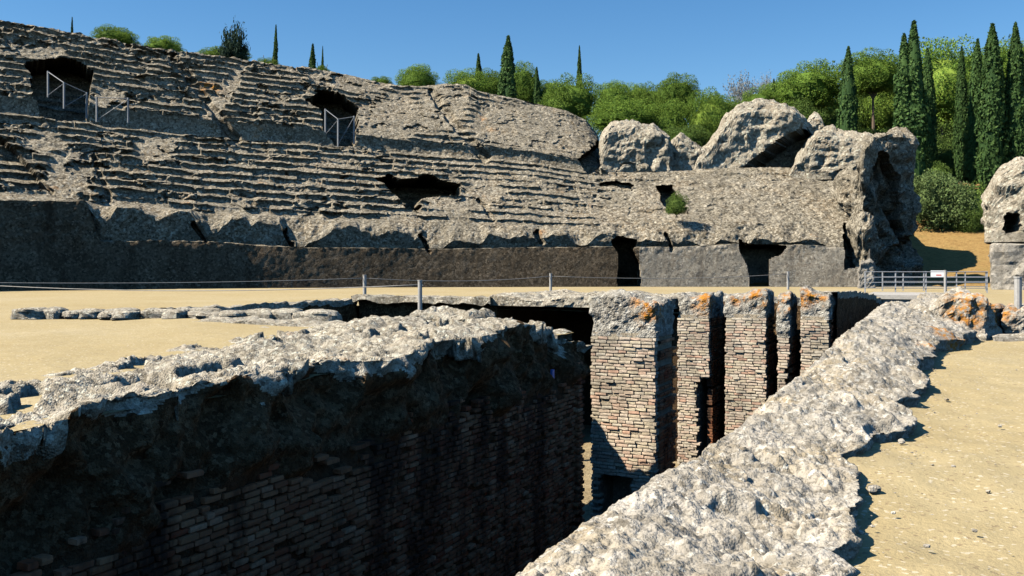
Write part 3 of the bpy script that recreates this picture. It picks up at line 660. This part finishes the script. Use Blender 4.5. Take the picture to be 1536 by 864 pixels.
# end block, low kerb wall and stones at the far end of the path
thing_mass('masonry_block', 'orange lichened stone block where the rubble wall ends', 'stone block', [(-.9, 22.0), (.55, 21.9), (.95, 23.6), (-1.2, 24.6)], -.2, vt([(1395, 460), (1420, 446), (1440, 439), (1468, 444), (1490, 455)]), .05, .13, M['near'], seed=41, rnd=.18, size=.5)
thing_mass('masonry_block', 'upright orange lichened stone beside the dark niche at the wall end', 'stone block', [(.85, 22.6), (1.45, 22.7), (1.5, 23.5), (.95, 23.6)], -.2, vt([(1440, 470), (1470, 447), (1495, 449), (1510, 462)]), .04, .1, M['near'], seed=43, rnd=.1, size=.35)
thing_mass('kerb_wall', 'low grey stone kerb wall behind the tall grey post', 'wall', [(1.3, 23.2), (9, 24.2), (9, 25.4), (1.3, 24.4)], -.2, lambda x, y: .62+.12*np.sin(x*2.1), .07, .14, M['cap'], seed=45, rnd=.15, size=.6)
thing_mass('kerb_stone', 'flat grey kerb slab lying on the sand before the low wall', 'stone block', [(.6, 21.9), (6, 22.2), (6, 22.8), (.7, 22.5)], -.1, lambda x, y: .13+0*x, .05, .06, M['near'], seed=47, rnd=.08, size=.4)

# ------------------------------------------------------------------ piers
def pier(label, x0, x1, y0, y1, ztop, zbr, zbot, seed, hole=None, notch=None):
    e = empty('brick_pier', ((x0+x1)/2, (y0+y1)/2, -5.0), label=label, cat='pier')
    m = 0.0
    cap = mass([(x0-m, y0-m), (x1+m, y0-m), (x1+m, y1), (x0-m, y1)], zbr, lambda x, y: ztop+.10*np.sin(x*3.1+seed)+.06*np.sin(y*5), .05, .085, M['cap'], seed, .10, .40)
    link('pier_head', rel(cap, e), e)
    c = MB()
    if hole:
        hx0, hx1, hz = hole
        c.box((x0+.06, y0+.006, hz), (x1-.05, y1, zbr+.1)).box((x0+.06, y0+.006, -5.1), (hx0, y1, hz)).box((hx1, y0+.006, -5.1), (x1-.05, y1, hz)).box((hx0, y0+1.2, -5.1), (hx1, y1, hz))
    elif notch:
        nx0, nz = notch; c.box((x0+.06, y0+.006, -5.1), (nx0, y1, zbr+.1)).box((nx0, y0+.006, nz), (x1-.05, y1, zbr+.1))
    else: c.box((x0+.06, y0+.006, -5.1), (x1-.05, y1, zbr+.1))
    o = c.build('core', M['mortar_pale'], e); rel(o.data, e)
    items = []; rets = []; z = zbr-.05; rr = random.Random(seed); row = 0
    while z > zbot:
        x = x0-(.18 if row % 2 else 0)
        while x < x1-.04:
            L = rr.choice((.22, .27, .30, .33)); a = max(x, x0+rr.uniform(-.02, .03)); b = min(x+L, x1+rr.uniform(-.03, .02))
            xc = (a+b)/2; skip = b-a < .07 or rr.random() < .03
            if hole and hole[0] < xc < hole[1] and z < hole[2]: skip = True
            if notch and xc > notch[0] and z < notch[1]+rr.uniform(-.1, .1): skip = True
            if not skip: items.append(((xc, y0+.10+rr.gauss(0, .012), z+rr.gauss(0, .005)), (b-a-.014, .26, .072*rr.uniform(.82, 1.05)), 0.0))
            x += L
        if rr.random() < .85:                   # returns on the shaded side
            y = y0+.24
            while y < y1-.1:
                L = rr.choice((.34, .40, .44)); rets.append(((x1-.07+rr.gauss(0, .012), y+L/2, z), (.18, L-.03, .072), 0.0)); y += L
        z -= 0.086; row += 1
    place_bricks(e, items, 'brick')
    place_bricks(e, rets, 'brick_dark', 120)  # darker brick paints shade into the side returns
    return e
pier('widest brick pier with a dark opening at its foot', -8.75, -6.97, 23.0, 24.6, .70, -.28, -5.0, 2, hole=(-8.55, -7.62, -3.88))
pier('narrow brick pier with its lower corner broken away', -8.38, -7.30, 30.0, 32.0, .60, -.16, -5.0, 4, notch=(-7.75, -2.1))
pier('broad evenly coursed brick pier under an orange lichened head', -6.82, -5.50, 30.0, 31.4, .66, -.10, -4.6, 6)
pier('thin ragged brick pier between two black gaps', -5.18, -4.78, 30.0, 31.3, .70, -.7, -3.6, 8, notch=(-4.95, -1.6))
pier('pale smooth brick pier at the mouth of the narrow corridor', -4.48, -3.60, 30.0, 31.6, .74, -.12, -3.0, 10)

# ------------------------------------------------------------------ pit walls behind
def strip_wall(name, path, zt, mat, label, step=.12, amp=.08, seed=0, zb=-5.2, over=.0, wtop=.7, side=1):
    """rough retaining wall along PATH with a coping WTOP wide reaching back (to the left of travel if side is 1)"""
    pts = []
    for a, b in zip(path[:-1], path[1:]):
        a, b = np.array(a), np.array(b); k = max(2, int(np.hypot(*(b-a))/step)); pts += [a+(b-a)*t/k for t in range(k)]
    pts.append(np.array(path[-1])); pts = np.array(pts); t = np.gradient(pts, axis=0); t /= np.hypot(*t.T)[:, None]; n = np.column_stack([-t[:, 1], t[:, 0]])*side
    z = zt(pts[:, 0], pts[:, 1]); rows = [np.column_stack([pts, lerp(zb, z-.22, s)]) for s in np.linspace(0, 1, 30)]
    if over: rows.append(np.column_stack([pts-n*over, z-.22]))
    rows += [np.column_stack([pts-n*over, lerp(z-.2, z, s)]) for s in (0, .5, 1)]
    rows += [np.column_stack([pts+n*(lerp(-over, wtop, s)), z-.05*s]) for s in np.linspace(0, 1, 9)[1:]]
    rows.append(np.column_stack([pts+n*(wtop+.05), z*0-.3]))
    V = np.stack(rows); D = amp*(fbm(V, .5, 3, seed)+(.55-worley(V, .3, seed+4))); V2 = V.copy()
    V2[..., 2] += D*(V[..., 2] > -.6); V2[..., :2] -= n*D[..., None]
    me = mesh_np(name, V2, gridf(len(rows), len(pts)), [mat, M['shade_dark']], False, lichen_of(V2.reshape(-1, 3)))
    me.polygons.foreach_set('material_index', np.repeat((np.arange(len(rows)-1) < 29).astype(np.int32), len(pts)-1))  # face under the coping takes the colour with shade painted in
    return tag(link(name, me), label=label, cat='wall')
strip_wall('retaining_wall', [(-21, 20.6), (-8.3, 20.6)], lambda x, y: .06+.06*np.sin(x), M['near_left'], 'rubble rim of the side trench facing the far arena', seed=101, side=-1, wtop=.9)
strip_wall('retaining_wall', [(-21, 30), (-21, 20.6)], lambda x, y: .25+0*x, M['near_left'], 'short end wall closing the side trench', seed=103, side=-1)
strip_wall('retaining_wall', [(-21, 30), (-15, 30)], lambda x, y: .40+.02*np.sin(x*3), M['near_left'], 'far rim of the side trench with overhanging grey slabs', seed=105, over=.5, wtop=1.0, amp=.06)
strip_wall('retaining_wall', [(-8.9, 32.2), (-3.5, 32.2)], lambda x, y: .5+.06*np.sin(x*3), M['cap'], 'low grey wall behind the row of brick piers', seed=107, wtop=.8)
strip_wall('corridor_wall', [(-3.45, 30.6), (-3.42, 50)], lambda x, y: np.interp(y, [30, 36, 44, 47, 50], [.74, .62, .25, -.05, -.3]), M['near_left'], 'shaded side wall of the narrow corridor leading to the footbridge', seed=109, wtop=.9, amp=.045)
thing_mass('rubble_heap', 'low grey rubble heap on the trench rim right of the rim post', 'rubble', [(-12.5, 20.0), (-10.7, 20.0), (-10.6, 21.2), (-12.6, 21.3)], -.3, lambda x, y: .40+.05*np.sin(x*4), .05, .10, M['near_left'], seed=121, rnd=.25, size=.4)
# roofed tunnel added in the far trench side to keep the gap dark
tn = empty('tunnel', (-12, 33, -5), label='added tunnel roofed with rubble to darken the gap behind the pit wall end', cat='tunnel')
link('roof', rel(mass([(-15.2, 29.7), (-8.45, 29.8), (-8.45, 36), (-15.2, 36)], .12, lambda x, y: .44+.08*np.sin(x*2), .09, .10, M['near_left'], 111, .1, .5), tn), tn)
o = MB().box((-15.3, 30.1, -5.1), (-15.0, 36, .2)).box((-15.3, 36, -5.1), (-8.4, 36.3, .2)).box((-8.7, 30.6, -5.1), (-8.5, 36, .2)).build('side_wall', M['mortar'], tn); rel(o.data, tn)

# ------------------------------------------------------------------ loose stones
def stone(name, label, c, r, seed, mat, group=None, cat='stone', yaw=0, n=14):
    th = np.linspace(0, math.pi, n); ph = np.linspace(0, 2*math.pi, n*2, endpoint=False); T, Pp = np.meshgrid(th, ph, indexing='ij')
    U = np.stack([np.sin(T)*np.cos(Pp), np.sin(T)*np.sin(Pp), np.cos(T)], -1); U = np.sign(U)*np.abs(U)**.62
    U = U*(1+.16*fbm(U*1.0+seed*3.7, .8, 3, seed)[..., None])*np.array(r)
    cy, sy = math.cos(yaw), math.sin(yaw); V = np.stack([U[..., 0]*cy-U[..., 1]*sy, U[..., 0]*sy+U[..., 1]*cy, U[..., 2]], -1)+np.array(c)
    V = V.reshape(-1, 3)
    return tag(link(name, mesh_np(name, V, gridf(n, n*2, True), [mat], False, lichen_of(V))), label=label, cat=cat, group=group)
rr = random.Random(5)
for k in range(15):                             # footing that runs on from the trench
    t = k/14; x = lerp(-25.2, -16.5, t); y = lerp(19.0, 21.9, t)+rr.uniform(-.25, .25)
    stone('footing_stone', 'flat grey footing stone in the line running out from the side trench', (x, y, .08), (rr.uniform(.32, .55), rr.uniform(.22, .5), rr.uniform(.12, .22)), 200+k, M['near_left'], 'footing stones on the arena sand', yaw=.32+rr.uniform(-.2, .2))
for k in range(9):
    t = k/8; x = lerp(-24, -17.5, t); y = lerp(20.3, 22.9, t)
    if k in (2, 5): continue
    stone('footing_stone', 'flat grey footing stone in the line running out from the side trench', (x, y, .06), (rr.uniform(.35, .6), rr.uniform(.25, .4), rr.uniform(.12, .2)), 230+k, M['near_left'], 'footing stones on the arena sand', yaw=.32+rr.uniform(-.2, .2))
for k, (u, v, s) in enumerate(((1311, 736, .035), (1352, 664, .03), (1308, 733, .02), (1366, 598, .05), (1482, 738, .014), (1462, 797, .012), (1390, 820, .014), (1340, 770, .012), (1500, 640, .02), (1430, 700, .013), (1290, 800, .016), (1420, 600, .022))):
    x, y, _ = G(u, v, 0.0); stone('pebble', 'small pale pebble lying loose on the path sand', (x, y, s*.35), (s*1.3, s, s*.7), 260+k, M['near'], 'loose pebbles on the path', yaw=rr.uniform(0, 3), n=8)

gr = np.random.default_rng(77); n = 700; gy = gr.uniform(2.6, 21, n)**1.0; gx = np.where(gr.random(n) < .6, xo(gy)+gr.exponential(.35, n), gr.uniform(-.3, 7, n)); gs = gr.uniform(.003, .010, n)*(1+.6*(gr.random(n) < .08))
oc = np.array([(1, 0, 0), (-1, 0, 0), (0, 1, 0), (0, -1, 0), (0, 0, 1), (0, 0, -1)], float); of = np.array([(0, 2, 4), (2, 1, 4), (1, 3, 4), (3, 0, 4), (2, 0, 5), (1, 2, 5), (3, 1, 5), (0, 3, 5)])
Vg = (oc[None]*gr.uniform(.6, 1.3, (n, 6, 1))*np.array((1.2, 1, .6)))*gs[:, None, None]+np.stack([gx, gy, gs*.3-.005], -1)[:, None, :]
tag(link('gravel', mesh_np('gravel', Vg, (of[None]+6*np.arange(n)[:, None, None]).reshape(-1, 3), [M['near']])), label='fine gravel scattered on the path sand', cat='gravel', kind='stuff')

# ------------------------------------------------------------------ posts, ropes, bridge, railings
def rope_post(label, u, v, h, r=.075):
    x, y, _ = G(u, v); e = empty('rope_post', (x, y, 0), label=label, cat='post')
    sh = MB().tube([(0, 0, -.1), (0, 0, h)], r, 10).build('shaft', M['post'], e); MB().tube([(0, 0, h), (0, 0, h+.03)], r*1.15, 10).build('cap', M['post'], sh)
    MB().tube([(r*.9, 0, h-.1), (r*1.6, 0, h-.14), (r*.9, 0, h-.18)], .012, 6).build('eyelet', M['steel'], sh)
    return Vector((x, y, h-.12))
T1 = rope_post('grey rope post in front of the darkest podium stretch', 547, 447, 1.06, .085); T2 = rope_post('grey rope post standing on the trench rim', 630, 471, 1.06, .07)
T3 = rope_post('grey rope post at the left of the first podium doorway', 826, 440, 1.06, .075); T4 = rope_post('tall grey post on the kerb by the low wall', 1527, 508, 1.3, .075)
T5 = rope_post('grey rope post right of the second podium doorway', 1182, 434, 1.1, .08); T6 = rope_post('grey rope post before the gateway railing', 1418, 442, 1.25, .07); T0 = rope_post('grey rope post near the broken podium end', -95, 462, 1.06, .07)
def rope(a, b, label, sag=.12):
    pts = [a.lerp(b, t)-Vector((0, 0, sag*4*t*(1-t))) for t in np.linspace(0, 1, 15)]
    tag(MB().tube(pts, .016, 6).build('rope', M['rope'], smooth=True), label=label, cat='rope')
rope(T0, T1, 'long pale rope slung before the shaded podium wall'); rope(T1, T3, 'pale rope running towards the first podium doorway', .2); rope(T3, T5, 'pale rope crossing before both podium doorways', .2)
rope(T2, T0, 'pale rope from the trench rim post across the sand', .25)
e = empty('footbridge', (-2.5, 52, 0), label='pale concrete footbridge slab over the end of the corridor', cat='bridge')
MB().box((-1.9, -3.2, -.40), (2.1, 4.4, .03)).build('deck', M['deck'], e); MB().box((-2.0, -3.35, -.10), (2.2, -3.2, .10)).build('edge_beam', M['deck'], e)
def railing(label, a, b, h, n, sign=None):
    a, b = Vector(a), Vector(b); e = empty('metal_railing', a, label=label, cat='railing'); d = b-a
    for k in range(n+1):
        q = d*(k/n); MB().box((q.x-.035, q.y-.035, 0), (q.x+.035, q.y+.035, h)).build('post', M['steel'], e)
    for zz in (h-.03, h*.72, h*.48, h*.22): MB().tube([(0, -.04, zz), (d.x, d.y-.04, zz)], .024, 6).build('rail', M['steel'], e)
    return e
railing('near steel railing across the footbridge by the gateway', (-4.75, 55.2, 0), (1.35, 57.8, 0), 1.2, 4)
railing('far steel railing behind the footbridge by the gateway', (-4.2, 60.2, 0), (1.4, 62.5, 0), 1.15, 5)
s = W(1406, 411, 55.6); sg = empty('notice', (s[0], s[1]-.12, s[2]), label='small white notice with a red mark hung on the footbridge railing', cat='sign')
pn_ = MB().box((-.36, -.015, -.21), (.36, .015, .21)).build('panel', M['sign'], sg); MB().box((-.06, -.02, -.10), (.22, -.016, -.03)).build('red_bar', M['signred'], pn_)
def barrier(label, pts, h, cat='railing'):
    e = empty('timber_railing', pts[0], label=label, cat=cat); P0 = Vector(pts[0]); Q = [Vector(q)-P0 for q in pts]
    for q in Q: MB().box((q.x-.055, q.y-.055, q.z), (q.x+.055, q.y+.055, q.z+h)).build('post', M['dullsteel'], e)
    for a, b in zip(Q[:-1], Q[1:]):
        MB().tube([a+Vector((0, 0, h-.06)), b+Vector((0, 0, h-.06))], .032, 6).build('rail', M['dullsteel'], e)
        MB().tube([a+Vector((0, -.05, .1)), b+Vector((0, -.05, h-.15))], .028, 6).build('brace', M['dullsteel'], e)
barrier('grey railing in the dark vomitory below the skyline', [W(72, 146, 71), W(96, 163, 70), W(130, 178, 70.5)], 2.0)
barrier('grey gate frame in the arched vomitory', [W(488, 205, 77), W(507, 220, 76.2), W(531, 216, 76.6)], 2.3)
barrier('thin railing along the walkway beside the broken lump', [W(145, 183, 70.5), W(192, 184, 71)], 1.9)

# ------------------------------------------------------------------ trees
def leaves(C, size, nrm=None, up=0.3, rng=RNG, elong=1.0):
    n = len(C); a = rng.normal(size=(n, 3)); a[:, 2] *= elong; a[:, 2] += up*(elong-1)
    a /= np.linalg.norm(a, axis=1, keepdims=True)
    b = rng.normal(size=(n, 3))
    if nrm is not None: b = np.cross(a, nrm+0.5*b)
    else: b = np.cross(a, b)
    b /= np.linalg.norm(b, axis=1, keepdims=True)+1e-9
    s = np.asarray(size)*rng.uniform(.6, 1.4, n); a = a*s[:, None]; b = b*(s*.55)[:, None]
    V = np.stack([C-a, C-b, C+a, C+b], 1).reshape(-1, 3); F = np.arange(4*n).reshape(n, 4)
    return V, F
def core_mesh(prof, n=20, seed=0, amp=.05):
    th = np.linspace(0, 2*math.pi, n, endpoint=False); rows = []
    for r, z in prof: rows.append(np.stack([r*np.cos(th), r*np.sin(th), np.full(n, z)], -1))
    V = np.stack(rows); V[..., :2] *= (1+amp*6*fbm(V+seed*9.1, .3, 2, seed))[..., None]
    return V.reshape(-1, 3), gridf(len(prof), n, True)
def join(parts):
    Vs, Fs, b = [], [], 0
    for V, F in parts: Vs.append(V); Fs.append(F+b); b += len(V)
    return np.concatenate(Vs), np.concatenate(Fs)
def cypress_mesh(seed, twin=False):
    rng = np.random.default_rng(seed)
    def spire(x0, h, wd, n):
        def R(t): return wd*np.minimum(np.sqrt(np.clip(t/.10, 0, 1)), 1)*np.clip(1-np.clip((t-.12)/.88, 0, 1)**2.1, 0.02, 1)**.8
        t = rng.random(n)**.9; th = rng.random(n)*2*math.pi
        lump = 1+.30*vnoise(np.stack([np.cos(th)*1.6, np.sin(th)*1.6, t*7+seed], -1), seed)+.22*vnoise(np.stack([np.cos(th)*4, np.sin(th)*4, t*22+seed], -1), seed+1)
        r = R(t)*lump*rng.uniform(.80, 1.10, n)
        C = np.stack([x0+r*np.cos(th), r*np.sin(th), t*h*.985+.01], -1)
        N = np.stack([np.cos(th), np.sin(th), th*0+.2], -1)
        V1 = leaves(C*np.array((1, 1, 1)), .011, N, .6, rng, 2.4)
        prof = [(float(R(np.array(q)))*.82, q*h) for q in np.linspace(0.005, .97, 26)]
        V2, F2 = core_mesh(prof, 18, seed); V2[:, 0] += x0
        return [V1, (V2, F2)]
    parts = spire(0, 1, .075, 6500)
    if twin: parts = spire(.012, 1, .062, 5500)+spire(-.032, .93, .055, 4000)
    return mesh_np('crown', *join(parts), [M['cypress']])
def ball_mesh(name, mat, seed, nclump=46, per=170, leaf=.030, dome=0.35, cl=.30, corer=.62, flat=1.0):
    """crown of clumps in a unit ball (radius 1), flatter below"""
    rng = np.random.default_rng(seed); parts = []
    for k in range(nclump):
        g = k+.5; z = 1-2*g/nclump; z = max(z, -dome) if z < 0 else z
        ph = math.pi*(1+5**.5)*g+rng.uniform(-.3, .3); rr_ = math.sqrt(max(0, 1-z*z)); R0 = rng.uniform(.52, .92)
        c = np.array((rr_*math.cos(ph), rr_*math.sin(ph), z*flat))*R0; rad = cl*rng.uniform(.55, 1.45)
        n = int(per*(rad/cl)**2); q = rng.normal(size=(n, 3)); q /= np.linalg.norm(q, axis=1, keepdims=True)
        C = c+q*rad*rng.uniform(.72, 1.05, n)[:, None]*np.array((1, 1, .8)); parts.append(leaves(C, leaf, q, .3, rng))
    if corer: parts.append(core_mesh([(corer*math.sin(t), corer*math.cos(t)*flat*.9) for t in np.linspace(.05, math.pi*.97, 14)], 20, seed, .03))
    return mesh_np(name, *join(parts), [mat])
def spray_mesh(name, mat, seed, n=3600, leaf=.03):
    rng = np.random.default_rng(seed); parts = []; k = 70
    for i in range(k):
        d = rng.normal(size=3); d[2] = abs(d[2])*1.1+.1; d /= np.linalg.norm(d); L = rng.uniform(.6, 1.0)
        t = rng.random(n//k)**.6; C = d*(t*L)[:, None]+rng.normal(0, .05, (n//k, 3))*t[:, None]*1.6; parts.append(leaves(C, leaf, None, .3, rng, 1.6))
    return mesh_np(name, *join(parts), [mat])
CY = [cypress_mesh(300+k) for k in range(3)]; CYT = cypress_mesh(310, True)
PN = [ball_mesh('crown', M['pine'], 320+k, 80, 330, .022, .75, .24, .70) for k in range(4)]
OK = [ball_mesh('crown', M['oak'], 330+k, 60, 300, .024, .6, .28, .66) for k in range(2)]
BR = ball_mesh('crown', M['bright'], 340, 40, 160, .04, .3, .32, .6)
OL = [ball_mesh('crown', M['olive'], 345+k, 64, 210, .034, .9, .25, .5) for k in range(2)]
SV = spray_mesh('crown', M['silver'], 350, 4200, .028); CN = spray_mesh('crown', M['conifer'], 352, 5200, .045)
def trunk_mesh(seed, limbs=5):
    m = MB(); r = random.Random(seed); m.tube([(0, 0, 0), (r.uniform(-.02, .02), .01, .5), (0, 0, 1)], .045, 8, .028)
    for k in range(limbs):
        g = 6.283*k/limbs+r.uniform(-.4, .4); z = r.uniform(.72, .95); m.tube([(0, 0, z), (.10*math.cos(g), .10*math.sin(g), z+.08), (.22*math.cos(g), .22*math.sin(g), z+.22)], .018, 6, .007)
    me = bpy.data.meshes.new('trunk'); me.from_pydata(m.v, [], m.f); me.materials.append(M['bark']); return me
TK = [trunk_mesh(k) for k in range(3)]; TKC = trunk_mesh(9, 0)
tr_ = random.Random(21)
def tree(kind, label, u, vtop, wpx, d, hpx=None, group=None, mesh=None, tk=None):
    x, y, ztop = W(u, vtop, d); zg = float(terr(np.array(x), np.array(y))); wm = wpx*d/FPX; H_ = ztop-zg
    names = {'cypress': 'cypress_tree', 'pine': 'pine_tree', 'oak': 'broadleaf_tree', 'bush': 'bush', 'silver': 'silver_tree', 'conifer': 'conifer_tree'}
    e = empty(names[kind], (x, y, zg), label=label, cat='bush' if kind == 'bush' else 'tree', group=group)
    if kind == 'cypress':
        b = 0.04*H_; o = link('crown', mesh or CY[tr_.randrange(3)], e, (0, 0, b)); h = H_-b; o.scale = (wm/.16, wm/.16, h); o.rotation_euler[2] = tr_.uniform(0, 6.28) if mesh is None else .3
        t = link('trunk', TKC, e); t.scale = (max(wm*1.6, 2), max(wm*1.6, 2), H_*.3)
    elif kind in ('silver', 'conifer'):
        hm = (hpx or wpx)*d/FPX; o = link('crown', mesh, e, (0, 0, H_-hm)); o.scale = (wm/2, wm/2, hm*1.0); o.rotation_euler[2] = tr_.uniform(0, 6.28)
        t = link('trunk', TK[0], e); t.scale = (wm*.6, wm*.6, H_-hm*.6)
    else:
        hm = (hpx or wpx)*d/FPX; o = link('crown', mesh, e, (0, 0, H_-hm*.5)); o.scale = (wm/2, wm/2, hm*.5); o.rotation_euler[2] = tr_.uniform(0, 6.28)
        t = link('trunk', TK[tr_.randrange(3)], e); q = max(H_-hm*.6, .3); t.scale = ((tk or max(wm*.5, 3.5)),)*2+(q,)
    if kind == 'cypress': e.rotation_euler = (tr_.gauss(0, .012), tr_.gauss(0, .012), 0)
    return e
g1 = 'cypresses on the skyline behind the seating'; g2 = 'tall cypresses beyond the gateway'; g3 = 'pines on the hill behind the ruin'
tree('cypress', 'tiny dark cypress tip showing above the highest seat rows', 106, 26, 11, 112, group=g1)
tree('cypress', 'slim lone cypress on the skyline above the stair groove', 409, 36, 13, 112, group=g1)
tree('cypress', 'ragged short cypress on the skyline beside a thin spire', 469, 66, 21, 108, group=g1)
tree('cypress', 'very thin cypress spire on the skyline beside the ragged one', 483, 69, 8, 112, group=g1)
tree('cypress', 'short cypress among round pines left of the broadest skyline cypress', 719, 80, 20, 112, group=g1)
tree('cypress', 'broadest tall cypress rising over the middle of the ruin', 760, 53, 34, 106, group=g1)
tree('cypress', 'stubby cypress right of the broadest skyline cypress', 807, 100, 20, 106, group=g1)
tree('cypress', 'slim cypress spire rising from a round pine crown', 870, 68, 13, 122, group=g1)
tree('cypress', 'small cypress just above the largest tilted boulder', 1161, 118, 14, 108, group=g1)
tree('conifer', 'dark irregular conifer alone on the skyline', 350, 28, 54, 108, 66, mesh=CN)
tree('cypress', 'cypress left of the bare pine trunk beyond the ruin', 1271, 69, 32, 96, group=g2)
tree('cypress', 'widest cypress with twin tips beyond the gateway pier', 1366, 32, 50, 93, group=g2, mesh=CYT)
tree('cypress', 'dark cypress half hidden right of the twin tipped one', 1394, 72, 24, 100, group=g2)
tree('cypress', 'slender cypress just left of a taller slender pair', 1441, 70, 20, 97, group=g2)
tree('cypress', 'slender brownish green cypress beside the tallest pointed one', 1460, 59, 28, 95, group=g2)
tree('cypress', 'tall sharply pointed cypress above the gateway wall', 1486, 35, 42, 92, group=g2)
tree('cypress', 'bushy topped cypress farthest along the row above the gateway wall', 1523, 33, 36, 92, group=g2)
tree('cypress', 'shaded cypress squeezed behind the pointed one', 1505, 75, 22, 101, group=g2)
tree('cypress', 'cypress continuing the row beyond the gateway wall', 1566, 40, 40, 94, group=g2)
for lab, u, v, wp, d, hp, k in (
    ('light green round pine above the upper left seats', 172, 39, 74, 112, 44, 0), ('pale green open pine crown right of the first round one', 246, 54, 62, 112, 40, 1), ('flat bright green pine crown under the dark conifer', 335, 71, 84, 112, 34, 2),
    ('small green crown at the foot of the lone slim cypress', 402, 88, 40, 112, 26, 3), ('low green crown at the foot of the thin spire', 482, 98, 32, 112, 24, 0), ('small bright pine crown left of the round skyline pine', 572, 114, 40, 110, 30, 1),
    ('round full pine crown standing clear on the skyline', 627, 97, 68, 108, 56, 2), ('wide pine crown behind the short skyline cypress', 702, 106, 84, 112, 58, 3), ('dark green pine behind the broadest skyline cypress', 783, 92, 56, 112, 80, 0),
    ('big round pine crown below the slim spire', 856, 112, 96, 104, 90, 1), ('rounded pine between two bigger pine crowns', 918, 119, 60, 112, 70, 2), ('small pine crown far behind the light green pines', 950, 126, 60, 118, 60, 3),
    ('dark rounded pine with a lit top on the ridge', 1016, 109, 72, 112, 80, 0), ('low spreading light green pine behind the rounded lump', 935, 146, 118, 98, 70, 1), ('light green pine behind the wedged small lump', 1000, 150, 90, 98, 86, 2),
    ('full light green pine left of the largest tilted boulder', 1064, 136, 76, 96, 100, 3), ('pale pine crown low beside the silvery tree', 1140, 130, 60, 106, 60, 0), ('large dense pine left of the first gateway cypress', 1214, 93, 108, 104, 84, 1),
    ('pine crown tucked between the short cypress and the broadest one', 738, 104, 64, 116, 60, 0), ('pine crown just right of the stubby cypress', 822, 120, 60, 114, 70, 2), ('pine crown in the dip before the dark rounded pine', 978, 124, 70, 116, 70, 1), ('low pine crown left of the silvery tree', 1078, 140, 70, 110, 70, 0), ('pine crown behind the pale low one', 1170, 116, 60, 114, 70, 2),
    ('umbrella pine with a bare pale trunk beside the gateway cypress', 1309, 75, 104, 100, 78, 2), ('broad umbrella pine behind the gateway cypress row', 1412, 62, 130, 112, 150, 3), ('umbrella pine crown behind the pointed cypress', 1500, 66, 110, 114, 80, 0),
    ('second tier pine crown in the shade behind the twin tipped cypress', 1400, 105, 90, 118, 90, 1), ('pine crown filling the gap behind the slender cypresses', 1455, 80, 80, 120, 80, 2), ('dense shaded pine behind the bare pale trunk', 1330, 110, 110, 118, 110, 3)):
    tree('pine', lab, u, v, wp, d, hp, g3, PN[k], tk=5 if u == 1309 else None)
for lab, u, v, wp, d, hp, me in (('dense dark crown filling the wood behind the first gateway cypress', 1225, 104, 150, 122, 190, OK[0]), ('dense dark crown behind the bare pale trunk', 1315, 84, 150, 124, 220, OK[1]),
    ('dense dark crown behind the widest cypress', 1385, 72, 140, 122, 240, OK[0]), ('dense dark crown behind the slender cypress pair', 1450, 70, 140, 124, 240, OK[1]), ('dense dark crown behind the gateway wall cypresses', 1525, 74, 150, 122, 240, OK[0])):
    tree('oak', lab, u, v, wp, d, hp, 'dense wood beyond the gateway', me)
tree('silver', 'bare looking silvery tree on the skyline', 1112, 103, 76, 118, 60, mesh=SV)
tree('silver', 'smaller silvery tree right of the first silvery one', 1150, 104, 44, 120, 50, mesh=SV)
g4 = 'undergrowth beyond the gateway'
for lab, kind, u, v, wp, d, hp, me in (
    ('feathery grey green shrub behind the gateway pier', 'bush', 1400, 248, 90, 88, 110, OL[0]), ('grey green shrub in the middle of the gateway thicket', 'bush', 1438, 268, 80, 87, 95, OL[1]), ('bright leafy bush at the end of the gateway thicket', 'bush', 1470, 272, 60, 86, 88, BR),
    ('dark leafy bush under the slender cypresses', 'bush', 1455, 300, 50, 86, 60, OK[0]), ('tall fresh green plant between cypresses', 'bush', 1405, 240, 40, 92, 50, BR), ('shaded undergrowth under the twin tipped cypress', 'bush', 1345, 185, 80, 104, 110, OK[1]),
    ('dark shrub below the first gateway cypress', 'bush', 1250, 160, 70, 104, 90, OK[0]), ('low shrub at the foot of the bare pale trunk', 'bush', 1300, 190, 70, 98, 50, OK[1]), ('dark thicket between the cypress row and the thicket', 'bush', 1420, 190, 90, 106, 120, OK[0]),
    ('dark shrub behind the pointed cypress', 'bush', 1490, 200, 90, 104, 130, OK[1]), ('dark shrub behind the largest tilted boulder', 'bush', 1190, 150, 90, 102, 80, OK[0]), ('dark shrub behind the wedged lump', 'bush', 1030, 185, 80, 94, 60, OK[1])):
    tree(kind, lab, u, v, wp, d, hp, g4, me)
x, y, z = W(1015, 322, 68.2); e = empty('bush', (x, y, z-.2), label='small green bush growing in the dark hole of the seating', cat='bush')
o = link('foliage', BR, e, (0, 0, .8)); o.scale = (.8, .8, 1.1); t = link('stem', TKC, e); t.scale = (.8, .8, .6)
